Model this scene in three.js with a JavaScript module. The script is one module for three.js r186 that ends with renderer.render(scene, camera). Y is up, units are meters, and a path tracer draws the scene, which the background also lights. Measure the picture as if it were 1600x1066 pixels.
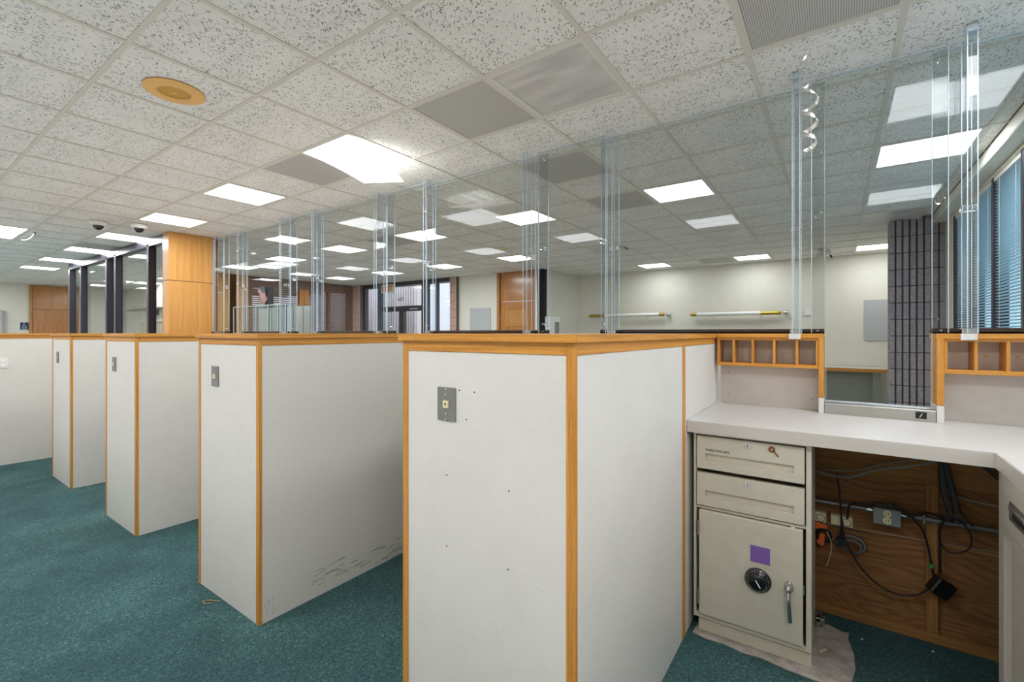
import * as THREE from 'three';
import { RectAreaLightUniformsLib } from 'three/addons/lights/RectAreaLightUniformsLib.js';
import { mergeGeometries } from 'three/addons/utils/BufferGeometryUtils.js';
import { FontLoader } from 'three/addons/loaders/FontLoader.js';
import { TextGeometry } from 'three/addons/geometries/TextGeometry.js';

// ---------------------------------------------------------------- camera, sky, exposure
// World: x to the right along the teller line, y up, D = depth into the lobby (z = -D).
const EYE = 1.4524, YAW = 0.6130465, F = 720.29, CEIL = 2.86;
const scene = new THREE.Scene();
const camera = new THREE.PerspectiveCamera(2 * Math.atan(533 / F) * 180 / Math.PI, 1600 / 1066, 0.05, 120);
camera.position.set(0, EYE, 0);
camera.lookAt(-Math.sin(YAW), EYE, -Math.cos(YAW));
camera.setViewOffset(1600, 1066, 0, 12.5, 1600, 1066);   // lens shift keeps the verticals upright
scene.background = new THREE.Color().setRGB(1.95, 2.0, 2.08);
const renderer = new THREE.WebGLRenderer();
renderer.toneMapping = THREE.LinearToneMapping;
renderer.toneMappingExposure = 1.13;
renderer.shadowMap.enabled = true;
RectAreaLightUniformsLib.init();
const PANEL_GLOW = 4.5, PANEL_LIGHT = 17;

// ---------------------------------------------------------------- random numbers and noise
function rng(seed) { let s = seed >>> 0; return () => { s = (s + 0x6D2B79F5) >>> 0; let t = s; t = Math.imul(t ^ (t >>> 15), t | 1); t ^= t + Math.imul(t ^ (t >>> 7), t | 61); return ((t ^ (t >>> 14)) >>> 0) / 4294967296; }; }
const R = rng(20251);
function grid(n, m, seed) { const r = rng(seed), a = new Float32Array(n * m); for (let i = 0; i < a.length; i++) a[i] = r(); return (u, v) => { // tileable value noise, u and v in 0..1
  const x = (u - Math.floor(u)) * n, y = (v - Math.floor(v)) * m, i = Math.floor(x), j = Math.floor(y), fx = x - i, fy = y - j, sx = fx * fx * (3 - 2 * fx), sy = fy * fy * (3 - 2 * fy);
  const i1 = (i + 1) % n, j1 = (j + 1) % m, i0 = i % n, j0 = j % m;
  return (a[j0 * n + i0] * (1 - sx) + a[j0 * n + i1] * sx) * (1 - sy) + (a[j1 * n + i0] * (1 - sx) + a[j1 * n + i1] * sx) * sy; }; }
function dataTex(w, h, fn, size, srgb = true) { // fn(u, v, x, y) -> [r, g, b] in 0..255; size = metres covered [across, up]
  const d = new Uint8Array(w * h * 4);
  for (let y = 0; y < h; y++) for (let x = 0; x < w; x++) { const c = fn(x / w, y / h, x, y), k = (y * w + x) * 4; for (let q = 0; q < 3; q++) d[k + q] = Math.max(0, Math.min(255, c[q])); d[k + 3] = 255; }
  const t = new THREE.DataTexture(d, w, h); t.wrapS = t.wrapT = THREE.RepeatWrapping; t.magFilter = THREE.LinearFilter; t.minFilter = THREE.LinearMipmapLinearFilter; t.generateMipmaps = true;
  if (srgb) t.colorSpace = THREE.SRGBColorSpace; if (size) t.repeat.set(1 / size[0], 1 / size[1]); t.needsUpdate = true; return t; }
const mix = (a, b, t) => a.map((v, i) => v + (b[i] - v) * t);

// ---------------------------------------------------------------- materials
const M = {};
const std = (o) => new THREE.MeshStandardMaterial(o), phy = (o) => new THREE.MeshPhysicalMaterial(o);
function woodTex(light, dark, seed, w = 1024, h = 256, size = [1.3, 0.26]) {
  const a = grid(4, 40, seed), b = grid(10, 120, seed + 1), c = grid(60, 256, seed + 2), d = grid(5, 5, seed + 3);
  return dataTex(w, h, (u, v) => { const vv = v + 0.03 * d(u, v); const g = 0.45 * a(u, vv) + 0.35 * b(u, vv) + 0.2 * c(u, v); const pore = c(u * 1.0, v) > 0.86 ? 0.18 : 0; return mix(light, dark, Math.min(1, Math.max(0, (g - 0.25) * 1.25 + pore))); }, size);
}
M.oak = std({ map: woodTex([215, 151, 64], [167, 104, 30], 11), roughness: 0.42 });
M.oakPanel = std({ map: woodTex([212, 156, 84], [186, 127, 60], 21, 1024, 512, [2.4, 0.9]), roughness: 0.38 });
M.doorWood = phy({ map: woodTex([196, 132, 62], [152, 92, 36], 31, 1024, 512, [2.2, 0.9]), roughness: 0.25, clearcoat: 0.5, clearcoatRoughness: 0.12 });
M.darkWood = std({ map: woodTex([128, 92, 70], [88, 60, 44], 41), roughness: 0.5 });
M.rawPine = std({ map: woodTex([166, 118, 64], [124, 82, 42], 51), roughness: 0.8 });
{ const a = grid(6, 9, 61), b = grid(20, 160, 62), c = grid(3, 5, 63);
  M.plywood = std({ roughness: 0.8, map: dataTex(1024, 512, (u, v) => { const w = v * 9 + 2.6 * a(u, v) + 1.5 * c(u, v); const ring = 0.5 + 0.5 * Math.sin(w * 6.2832 * 1.5); return mix([154, 108, 62], [112, 72, 37], 0.4 * ring * ring + 0.6 * b(u, v)); }, [1.4, 0.7]) }); }
{ const a = grid(24, 24, 71), b = grid(200, 200, 72), c = grid(7, 7, 73);
  M.laminate = std({ roughness: 0.42, map: dataTex(512, 512, (u, v) => { const n = (a(u, v) - 0.5) * 3 + (b(u, v) - 0.5) * 4 + (c(u, v) - 0.5) * 3; return [218 + n, 214 + n, 207 + n]; }, [1.1, 1.1]) });
  M.worktop = std({ roughness: 0.35, map: dataTex(512, 512, (u, v) => { const n = (a(u, v) - 0.5) * 4 + (b(u, v) - 0.5) * 3; return [202 + n, 197 + n, 193 + n]; }, [0.9, 0.9]) });
  M.edgeBand = std({ roughness: 0.4, color: '#cfc8bf' });
  M.wall = std({ roughness: 0.75, map: dataTex(512, 512, (u, v) => { const n = (a(u, v) - 0.5) * 4 + (b(u, v) - 0.5) * 4 + (c(u, v) - 0.5) * 3; return [224 + n, 221 + n, 209 + n]; }, [2, 2]) });
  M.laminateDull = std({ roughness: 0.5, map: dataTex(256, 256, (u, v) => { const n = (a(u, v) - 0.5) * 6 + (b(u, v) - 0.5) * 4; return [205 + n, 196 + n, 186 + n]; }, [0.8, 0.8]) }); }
// laminate with black scuff strokes low down, as on the second divider
{ const W = 1024, H = 768, s = new Float32Array(W * H), r = rng(99);
  const stroke = (x, y, len, ang, wd, str) => { for (let t = 0; t < len; t++) { const cx = x + t * Math.cos(ang), cy = y + t * Math.sin(ang) + 2 * Math.sin(t * 0.06); for (let q = -wd; q <= wd; q++) { const px = Math.round(cx), py = Math.round(cy + q); if (px >= 0 && px < W && py >= 0 && py < H) s[py * W + px] = Math.max(s[py * W + px], str * (1 - Math.abs(q) / (wd + 1)) * Math.min(1, t / 8, (len - t) / 8)); } } };
  for (let i = 0; i < 95; i++) { const x = 120 + 760 * r(); const y = 16 + 90 * r() * r() + 15 * Math.sin(x * 0.01); stroke(x, y, 14 + 50 * r(), (r() - 0.5) * 0.35, r() < 0.25 ? 2 : 1, 0.15 + 0.5 * r()); }
  for (let i = 0; i < 10; i++) stroke(8 + 40 * r(), 5 + 40 * r(), 25, 1.45 + 0.2 * r(), 2, 0.2 + 0.2 * r());
  const b = grid(200, 200, 74);
  M.laminateScuffed = std({ roughness: 0.42, map: dataTex(W, H, (u, v, x, y) => { const n = (b(u, v) - 0.5) * 5; return mix([218 + n, 214 + n, 207 + n], [84, 84, 78], s[y * W + x]); }, [1.92, 1.46]) }); }
// carpet: short teal loops, trodden lighter in blotches
{ const fine = rng(81), N = 2048, f = new Float32Array(N * N); for (let i = 0; i < f.length; i++) f[i] = fine();
  const a = grid(9, 9, 82), b = grid(26, 26, 83), c = grid(400, 400, 84), e = grid(900, 900, 85);
  const at = (x, y) => f[((y + N) % N) * N + ((x + N) % N)];
  const col = (u, v, x, y) => { const s = 0.3 * at(x, y) + 0.1 * (at(x + 1, y) + at(x, y + 1)) + 0.38 * e(u, v) + 0.16 * c(u, v); const w = 0.6 * a(u, v) + 0.4 * b(u, v); const light = s + (w - 0.5) * 0.3; return light > 0.7 ? mix([68, 107, 106], [152, 178, 172], (light - 0.7) * 4) : mix([13, 34, 39], [67, 106, 106], light / 0.7); };
  M.carpet = std({ map: dataTex(N, N, col, [3.6, 3.6]), bumpMap: dataTex(1024, 1024, (u, v, x, y) => { const g = 255 * (0.5 * at(x * 2, y * 2) + 0.5 * at(x * 2 + 1, y * 2)); return [g, g, g]; }, [1.8, 1.8], false), bumpScale: 0.002, roughness: 1 }); }
{ const a = grid(18, 18, 91), b = grid(120, 120, 92), r = rng(93);
  M.concrete = std({ roughness: 0.9, map: dataTex(512, 512, (u, v) => { const n = (a(u, v) - 0.5) * 34 + (b(u, v) - 0.5) * 30; const chip = b(u + 0.31, v + 0.17) > 0.93 ? -60 : 0; return [178 + n + chip, 168 + n + chip, 160 + n + chip]; }, [0.5, 0.5]) });
  const blk = (base, seed) => std({ roughness: 0.95, map: dataTex(256, 256, (u, v) => { const n = (b(u + seed * 0.13, v) - 0.5) * 46 + (a(u, v + seed * 0.2) - 0.5) * 22; return base.map((q) => q + n); }, [0.3, 0.3]) });
  M.block = [blk([156, 149, 154], 1), blk([149, 143, 151], 2), blk([162, 151, 153], 3), blk([152, 148, 153], 4)];
  M.blockJoint = std({ roughness: 1, color: '#4a4650' });
  M.brickRed = blk([196, 164, 152], 5); M.brickJoint = std({ roughness: 1, color: '#6d5a55' }); }
// acoustic tiles with fissures and pin holes
M.tile = [1, 2, 3].map((seed) => { const N = 512, s = new Float32Array(N * N), r = rng(500 + seed);
  const stamp = (x, y, rad, str) => { for (let q = -3; q <= 3; q++) for (let p = -3; p <= 3; p++) { const d = Math.hypot(p, q); if (d <= rad) { const k = ((Math.round(y) + q + N) % N) * N + ((Math.round(x) + p + N) % N); s[k] = Math.max(s[k], str); } } };
  const dens = grid(4, 4, 520 + seed);
  for (let i = 0; i < 1600; i++) { const x0 = N * r(), y0 = N * r(); if (r() > 0.25 + dens(x0 / N, y0 / N)) continue; let x = x0, y = y0, ang = (r() < 0.72 ? 0.9 + (r() - 0.5) * 1.0 : Math.PI * r()), len = 3 + 15 * r() * r(), rad = 0.8 + 1.7 * r() * r(), str = 0.5 + 0.5 * r(); for (let t = 0; t < len; t++) { x += Math.cos(ang); y += Math.sin(ang); ang += (r() - 0.5) * 0.5; stamp(x, y, rad, str); } }
  for (let i = 0; i < 4200; i++) stamp(N * r(), N * r(), 0.6, 0.15 + 0.4 * r());
  const a = grid(40, 40, 540 + seed), c = grid(5, 5, 550 + seed);
  return std({ roughness: 0.95, map: dataTex(N, N, (u, v, x, y) => { const n = (a(u, v) - 0.5) * 8 + (c(u, v) - 0.5) * 7; return mix([238 + n, 237 + n, 232 + n], [98, 94, 86], s[y * N + x] * 0.85); }, [1, 1]), bumpMap: dataTex(N, N, (u, v, x, y) => { const g = 255 * (1 - s[y * N + x]); return [g, g, g]; }, [1, 1], false), bumpScale: 0.0025 }); });
{ const a = grid(30, 30, 96), b = grid(150, 150, 97); const mk = (c) => std({ roughness: 0.6, map: dataTex(512, 512, (u, v) => { const n = (a(u, v) - 0.5) * 12 + (b(u, v) - 0.5) * 10; return c.map((q) => q + n); }, [1.5, 1.5]) }); M.vinyl = mk([229, 233, 238]); M.paleBounceStone = mk([158, 160, 158]); }  // pale colours for unseen floors that bounce light upward
M.tbar = std({ color: '#d8d4c8', roughness: 0.55 });
M.perf = std({ roughness: 0.5, metalness: 0.0, map: dataTex(512, 512, (u, v, x, y) => { const p = (x % 8) - 3.5, q = ((y + (Math.floor(x / 8) % 2) * 4) % 8) - 3.5; return Math.hypot(p, q) < 2.4 ? [104, 102, 97] : [206, 204, 199]; }, [1, 1]) });
M.darkVoid = std({ color: '#2a2927', roughness: 0.9 });
const glowMat = (k, c = [1, 1, 1]) => std({ color: '#f4f4f2', roughness: 0.5, emissive: new THREE.Color().setRGB(...c), emissiveIntensity: k });
M.diffuser = glowMat(PANEL_GLOW); M.diffuserWarm = glowMat(PANEL_GLOW * 0.55, [1, 0.96, 0.86]); M.tubeGlow = glowMat(PANEL_GLOW * 1.4);
{ const a = grid(3, 14, 601), b = grid(90, 90, 602); M.diffuserOff = std({ roughness: 0.35, map: dataTex(256, 256, (u, v) => { const n = (a(u, v) - 0.5) * 30 + (b(u, v) - 0.5) * 10; return [208 + n, 205 + n, 200 + n]; }, [1, 1]) }); }
M.whitePlastic = std({ color: '#e6e4de', roughness: 0.4 }); M.whiteMetal = std({ color: '#dcdad2', roughness: 0.35 });
M.black = std({ color: '#141416', roughness: 0.4 }); M.blackGloss = phy({ color: '#0c0c0e', roughness: 0.18, clearcoat: 0.6 });
M.chrome = std({ color: '#c9c9cb', metalness: 1, roughness: 0.2 }); M.steel = std({ color: '#b9b6b0', metalness: 1, roughness: 0.38 }); M.steelDull = std({ color: '#a4a29d', metalness: 0.85, roughness: 0.45 });
M.plate = std({ color: '#8e8d8a', metalness: 0.8, roughness: 0.38 }); M.brass = std({ color: '#b89a45', metalness: 0.9, roughness: 0.3 }); M.galv = std({ color: '#8f9194', metalness: 0.7, roughness: 0.5 });
M.ivory = std({ color: '#e3d7ae', roughness: 0.5 }); M.brownRail = std({ color: '#3a2c24', roughness: 0.35, metalness: 0.2 });
{ const a = grid(14, 14, 611), b = grid(90, 90, 612); const mk = (c) => std({ roughness: 0.42, map: dataTex(256, 256, (u, v) => { const n = (a(u, v) - 0.5) * 6 + (b(u, v) - 0.5) * 3; return c.map((q) => q + n); }, [0.5, 0.5]) }); M.safe = mk([217, 208, 189]); M.cabinet = mk([206, 197, 184]); }
M.rubberGrey = std({ color: '#6f6e6c', roughness: 0.6 }); M.cableGrey = std({ color: '#8e8c88', roughness: 0.5 }); M.cableBlack = std({ color: '#161618', roughness: 0.45 }); M.cableDarkGrey = std({ color: '#47484a', roughness: 0.5 });
M.orange = std({ color: '#e2622a', roughness: 0.5 }); M.green = std({ color: '#2f9a4a', roughness: 0.5 }); M.purple = std({ color: '#8a63b4', roughness: 0.85 }); M.copper = std({ color: '#9a5636', metalness: 0.75, roughness: 0.35 });
M.speaker = std({ color: '#f0bd72', roughness: 0.6 }); M.speakerGrille = std({ color: '#cf9f48', roughness: 0.7 });
M.bronzeFrame = std({ color: '#35313a', roughness: 0.35, metalness: 0.4 }); M.navy = std({ color: '#1f3556', roughness: 0.5 }); M.white = std({ color: '#f2f2f0', roughness: 0.5 }); M.red = std({ color: '#d8322c', roughness: 0.5 });
M.pane = phy({ color: new THREE.Color().setRGB(0.905, 0.92, 0.915), transmission: 1, thickness: 0, roughness: 0, ior: 1.5, specularIntensity: 0.22 });
M.paneEdge = phy({ color: '#d3e0e8', transmission: 0.3, thickness: 0, roughness: 0.35, ior: 1.5 });
M.finFace = phy({ color: new THREE.Color().setRGB(0.95, 0.965, 0.985), transmission: 1, thickness: 0, roughness: 0, ior: 1.49, specularIntensity: 0.6 });
M.acrylic = phy({ color: '#ffffff', transmission: 1, thickness: 0.03, roughness: 0, ior: 1.49 });
M.clearGlass = phy({ color: '#ffffff', transmission: 1, thickness: 0, roughness: 0, ior: 1.5 });
M.greyGlass = phy({ color: new THREE.Color().setRGB(0.62, 0.62, 0.66), transmission: 1, thickness: 0, roughness: 0, ior: 1.5 });
M.blueGlass = phy({ color: new THREE.Color().setRGB(0.72, 0.89, 0.97), transmission: 1, thickness: 0, roughness: 0, ior: 1.5 });
M.slat = phy({ color: '#c4dbe4', roughness: 0.6, transmission: 0.45, thickness: 0 }); M.slatBrown = std({ color: '#b3927a', roughness: 0.5 });
M.farWall = std({ color: '#d3d8e4', roughness: 0.9 }); M.greyPaint = std({ color: '#b6b8ba', roughness: 0.45 }); M.frosted = phy({ color: '#eef0ee', roughness: 0.7, transmission: 0.45, thickness: 0 }); M.tan = std({ color: '#b59a5c', roughness: 0.9 });
M.asphalt = std({ color: '#8c8a86', roughness: 1 }); M.ribbed = std({ color: '#d6d2da', roughness: 0.8 }); M.soffit = std({ color: '#d9cfba', roughness: 0.9 });
M.silver = std({ color: '#e2e0dc', metalness: 0.9, roughness: 0.3, side: THREE.DoubleSide }); M.deskGreen = std({ color: '#8d9389', roughness: 0.6 });

// ---------------------------------------------------------------- geometry helpers
// all take ranges in x, y and D; uv is in metres, the first coordinate along the grain axis
function uvBox(g, grain = 'y', jitter = true) {
  const p = g.attributes.position, uv = new Float32Array(p.count * 2), ju = jitter ? R() * 5 : 0, jv = jitter ? R() * 5 : 0, gi = 'xyz'.indexOf(grain);
  const a = new THREE.Vector3(), b = new THREE.Vector3(), c = new THREE.Vector3();
  for (let t = 0; t < p.count; t += 3) { a.fromBufferAttribute(p, t); b.fromBufferAttribute(p, t + 1); c.fromBufferAttribute(p, t + 2); const n = b.clone().sub(a).cross(c.clone().sub(a)); const m = [Math.abs(n.x), Math.abs(n.y), Math.abs(n.z)]; const ax = m.indexOf(Math.max(...m)); let o = [0, 1, 2].filter((q) => q !== ax); if (o.includes(gi) && o[0] !== gi) o = [o[1], o[0]];
    [a, b, c].forEach((v, k) => { const e = [v.x, v.y, v.z]; uv[(t + k) * 2] = e[o[0]] + ju; uv[(t + k) * 2 + 1] = e[o[1]] + jv; }); }
  g.setAttribute('uv', new THREE.BufferAttribute(uv, 2)); return g;
}
function fin(g, grain, jitter) { if (g.index) g = g.toNonIndexed(); g.deleteAttribute('uv'); uvBox(g, grain, jitter); return g; }
function chamfer(w, h, d, b) { // box with chamfered edges, 44 triangles
  const X = w / 2, Y = h / 2, Z = d / 2, tri = [], S = [-1, 1];
  const V = (sx, sy, sz, ax) => [sx * (X - (ax === 0 ? 0 : b)), sy * (Y - (ax === 1 ? 0 : b)), sz * (Z - (ax === 2 ? 0 : b))];
  const add = (...q) => { const c = q.reduce((s, v) => s.map((e, i) => e + v[i] / q.length), [0, 0, 0]); for (let i = 1; i + 1 < q.length; i++) { let [p0, p1, p2] = [q[0], q[i], q[i + 1]]; const u = p1.map((e, k) => e - p0[k]), v = p2.map((e, k) => e - p0[k]); const n = [u[1] * v[2] - u[2] * v[1], u[2] * v[0] - u[0] * v[2], u[0] * v[1] - u[1] * v[0]]; if (n[0] * c[0] + n[1] * c[1] + n[2] * c[2] < 0) [p1, p2] = [p2, p1]; tri.push(...p0, ...p1, ...p2); } };
  for (const s of S) { add(V(s, -1, -1, 0), V(s, 1, -1, 0), V(s, 1, 1, 0), V(s, -1, 1, 0)); add(V(-1, s, -1, 1), V(1, s, -1, 1), V(1, s, 1, 1), V(-1, s, 1, 1)); add(V(-1, -1, s, 2), V(1, -1, s, 2), V(1, 1, s, 2), V(-1, 1, s, 2)); }
  for (const s of S) for (const t of S) { add(V(s, t, -1, 0), V(s, t, 1, 0), V(s, t, 1, 1), V(s, t, -1, 1)); add(V(s, -1, t, 0), V(s, 1, t, 0), V(s, 1, t, 2), V(s, -1, t, 2)); add(V(-1, s, t, 1), V(1, s, t, 1), V(1, s, t, 2), V(-1, s, t, 2)); }
  for (const s of S) for (const t of S) for (const r of S) add(V(s, t, r, 0), V(s, t, r, 1), V(s, t, r, 2));
  const g = new THREE.BufferGeometry(); g.setAttribute('position', new THREE.BufferAttribute(new Float32Array(tri), 3)); g.computeVertexNormals(); return g;
}
function bx(x0, x1, y0, y1, D0, D1, grain = 'y', bevel = 0, jitter = true) {
  const w = x1 - x0, h = y1 - y0, d = D1 - D0; let g = bevel ? chamfer(w, h, d, Math.min(bevel, w / 3, h / 3, d / 3)) : new THREE.BoxGeometry(w, h, d);
  g.translate((x0 + x1) / 2, (y0 + y1) / 2, -(D0 + D1) / 2); return fin(g, grain, jitter);
}
function cyl(x, y, D, r, len, axis = 'y', seg = 20, r2 = r) { let g = new THREE.CylinderGeometry(r2, r, len, seg); if (axis === 'x') g.rotateZ(-Math.PI / 2); if (axis === 'z') g.rotateX(Math.PI / 2); g.translate(x, y, -D); g = g.toNonIndexed(); return g; }
function lathe(pts, seg = 32) { return new THREE.LatheGeometry(pts.map(([r, y]) => new THREE.Vector2(r, y)), seg).toNonIndexed(); }
function tube(pts, r, seg = 60, rs = 8) { return new THREE.TubeGeometry(new THREE.CatmullRomCurve3(pts.map(([x, y, D]) => new THREE.Vector3(x, y, -D))), seg, r, rs).toNonIndexed(); }
function poly(pts, y0, y1, holes = []) { // outline in (x, D), extruded between two heights
  const s = new THREE.Shape(pts.map(([x, D]) => new THREE.Vector2(x, D))); for (const h of holes) s.holes.push(new THREE.Path(h.map(([x, D]) => new THREE.Vector2(x, D))));
  let g = new THREE.ExtrudeGeometry(s, { depth: y1 - y0, bevelEnabled: false }); g.rotateX(-Math.PI / 2); g.translate(0, y0, 0); return fin(g, 'x', false); }
function plateXY(pts, D0, D1, holes = [], bev = 0) { // outline in (x, y), extruded in depth, front at D0
  const V = ([x, y]) => new THREE.Vector2(x, y), s = new THREE.Shape(pts.map(V)); for (const h of holes) s.holes.push(new THREE.Path(h.map(V)));
  let g = new THREE.ExtrudeGeometry(s, bev ? { depth: D1 - D0 - 2 * bev, bevelEnabled: true, bevelThickness: bev, bevelSize: bev, bevelOffset: -bev, bevelSegments: 1, curveSegments: 10 } : { depth: D1 - D0, bevelEnabled: false, curveSegments: 10 }); g.translate(0, 0, -D1 + bev); return fin(g, 'x', false); }
const rect = (x0, x1, y0, y1) => [[x0, y0], [x1, y0], [x1, y1], [x0, y1]];
function strip(gs) { return mergeGeometries(gs.map((g) => { g = g.index ? g.toNonIndexed() : g.clone(); for (const k of Object.keys(g.attributes)) if (!['position', 'normal', 'uv'].includes(k)) g.deleteAttribute(k); return g; })); }

// ---------------------------------------------------------------- scene graph helpers
const used = new Map();
const numbered = (n) => { const k = used.get(n) ?? 0; used.set(n, k + 1); return k ? `${n}_${String(k).padStart(3, '0')}` : n; };
function shade(o) { o.castShadow = o.receiveShadow = true; return o; }
function thing(name, label, category, [x, y, D] = [0, 0, 0], group) { const o = new THREE.Group(); o.name = numbered(name); o.position.set(x, y, -D); o.userData = { label, category }; if (group) o.userData.group = group; scene.add(o); return o; }
function worldOrigin(o) { const v = new THREE.Vector3(); while (o) { v.add(o.position); o = o.parent; } return v; }
function part(name, geo, mat, parent, label, kind) { // geometry in world coordinates of the unturned thing
  const p = worldOrigin(parent); geo.translate(-p.x, -p.y, -p.z); const m = shade(new THREE.Mesh(geo, mat)); m.name = name; if (label) m.userData.label = label; if (kind) m.userData.kind = kind; parent.add(m); return m; }
function solo(name, geo, mat, label, category, group) { geo.computeBoundingBox(); const b = geo.boundingBox, o = new THREE.Vector3((b.min.x + b.max.x) / 2, b.min.y, (b.min.z + b.max.z) / 2); geo.translate(-o.x, -o.y, -o.z); const m = shade(new THREE.Mesh(geo, mat)); m.position.copy(o); m.name = numbered(name); m.userData = { label, category }; if (group) m.userData.group = group; scene.add(m); return m; }
function structure(name, label) { const o = new THREE.Group(); o.name = numbered(name); o.userData = { kind: 'structure', label, category: name.split('_')[0] }; scene.add(o); return o; }
const ord = ['first', 'second', 'third', 'fourth', 'fifth', 'sixth', 'seventh', 'eighth', 'ninth', 'tenth'];

// ================================================================ room shell
const LEFT = -19.1, RIGHT = 1.05, REAR = -3.0, BACK = 10.3;
{ const fl = structure('floor', 'teal loop carpet floor running through the teller aisle');
  part('carpet', bx(LEFT, 1.3, -0.12, 0, 0.2, 3.3, 'x', 0, false), M.carpet, fl);
  part('added_bounce_flooring', bx(LEFT, 1.3, -0.12, -0.001, REAR, 0.2, 'x', 0, false), M.vinyl, fl, 'added pale vinyl flooring out of view, bouncing light onto the ceiling'); part('lobby_bounce_flooring', bx(LEFT, 1.3, -0.12, -0.001, 3.3, BACK + 0.1, 'x', 0, false), M.paleBounceStone, fl, 'unseen stone flooring of the lobby, made pale to bounce light upward');  // floors out of view, made pale to bounce light onto the ceilings
  part('concrete_patch', poly([[-0.57, 2.33], [-0.5, 2.318], [-0.43, 2.327], [-0.35, 2.312], [-0.27, 2.321], [-0.18, 2.305], [-0.06, 2.3], [0.02, 2.31], [0.055, 2.39], [0.068, 2.48], [0.064, 2.6], [0.045, 2.7], [0.05, 2.755], [0.02, 2.75], [-0.03, 2.775], [-0.09, 2.77], [-0.55, 2.77]], 0, 0.004), M.concrete, fl, 'bare pale concrete where the carpet was cut away around the safe'); }

// ceiling: two-foot grid with lay-in tiles; cell (i, j) has its corner at x = GX + i S, D = GD + j S
const S = 0.61, GX = -2.80556, GD = 0.75625;
const cx = (i) => GX + i * S, cD = (j) => GD + j * S;
const lit = [[5, 2], [-1, 2], [-4, 2], [-7, 2], [-10, 2], [-13, 2], [-16, 2], [-19, 2], [5, 6], [2, 6], [-1, 6], [-4, 6], [-7, 6], [-10, 6], [-13, 6], [-16, 6], [-4, 10], [-7, 10], [-10, 10], [-13, 10], [5, 14], [2, 14], [-1, 14], [5, -2], [2, -2], [-1, -2], [-4, -2], [-7, -2], [-10, -2], [-13, -2], [-16, -2], [-19, -2], [-22, -2], [-25, -2], [-25, 0], [-22, 0], [-19, 6], [-22, 6], [-11, 0], [-12, 0]];  // far-left and alcove lamps are added to brighten those ends
const unlit = [[2, 2], [2, 10], [-1, 10], [5, 10]];
const vents = [[1, 2], [4, 2], [-2, 2], [1, 4], [1, 6], [-5, 6], [1, 14], [-12, 2]];
const taken = new Set([...lit, ...unlit, ...vents].map(([i, j]) => i + ',' + j));
const inRoom = (x, D) => x > LEFT && x < 0.94 && D > REAR && D < BACK && !(x < -5.25 && D > 8.65) && !(x < -11.8 && D > 5.1);
{ const ce = structure('ceiling', 'dropped ceiling of fissured white tiles in a metal grid');
  part('deck', bx(LEFT - 0.2, 1.4, 3.0, 3.12, REAR - 0.2, BACK + 0.2, 'x', 0, false), M.darkVoid, ce);
  const cells = [];
  for (let i = -27; i <= 6; i++) for (let j = -7; j <= 15; j++) {
    const x0 = Math.max(cx(i), LEFT), x1 = Math.min(cx(i + 1), 0.94), D0 = Math.max(cD(j), REAR), D1 = Math.min(cD(j + 1), BACK);
    if (x1 - x0 < 0.04 || D1 - D0 < 0.04 || taken.has(i + ',' + j)) continue;
    if (!inRoom((x0 + x1) / 2, (D0 + D1) / 2) && !inRoom(x1 - 0.02, D0 + 0.02) && !inRoom(x0 + 0.02, D0 + 0.02)) continue;
    const mx = (x0 + x1) / 2, mD = (D0 + D1) / 2, dep = -mx * Math.sin(YAW) + mD * Math.cos(YAW), lat = mx * Math.cos(YAW) + mD * Math.sin(YAW);
    const u = 800 + F * lat / Math.max(dep, 0.05), v = 520 - F * 1.41 / Math.max(dep, 0.05);
    cells.push({ i, j, x0, x1, D0, D1, area: dep > 0.3 && u > -250 && u < 1850 && v > -500 ? 1 / dep ** 3 : 0 });
  }
  cells.sort((a, b) => b.area - a.area);
  const full = {}, rest = [];
  cells.forEach((c, k) => {
    const h = Math.abs((c.i * 73856093) ^ (c.j * 19349663)), e = 0.004, sag = (h % 7) * 0.0006;
    const g = new THREE.BoxGeometry(c.x1 - c.x0 - 2 * e, 0.016, c.D1 - c.D0 - 2 * e).toNonIndexed();
    const q = (h >> 3) % 2; const p = g.attributes.position, uv = g.attributes.uv; for (let t = 0; t < p.count; t++) { const a = p.getX(t) / S + 0.5, b = p.getZ(t) / S + 0.5; uv.setXY(t, q ? a : 1 - a, q ? b : 1 - b); }
    g.translate((c.x0 + c.x1) / 2, CEIL + 0.011 - sag * 0.3, -(c.D0 + c.D1) / 2);
    if (k < 290 && c.area > 0) part('ceiling_tile', g, M.tile[h % 3], ce); else rest.push([g, h % 3]);
  });
  for (let v = 0; v < 3; v++) { const gs = rest.filter((r) => r[1] === v).map((r) => r[0]); if (gs.length) part('far_ceiling_tiles', strip(gs), M.tile[v], ce, null, 'stuff'); }
  // T-bars: mains along D, cross bars along x
  const w = 0.012;
  for (let i = -26; i <= 6; i++) { const x = cx(i), end = x < -11.8 ? 5.12 : x < -5.25 ? 8.7 : BACK; part('grid_runner', bx(x - w, x + w, CEIL - 0.003, CEIL + 0.003, REAR, end, 'z', 0), M.tbar, ce); }
  for (let j = -6; j <= 15; j++) { const D = cD(j), st = D > 8.65 ? -5.25 : D > 5.1 ? -11.8 : LEFT; part('grid_runner', bx(st, 0.94, CEIL - 0.0028, CEIL + 0.0028, D - w, D + w, 'x', 0), M.tbar, ce); }
}
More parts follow.
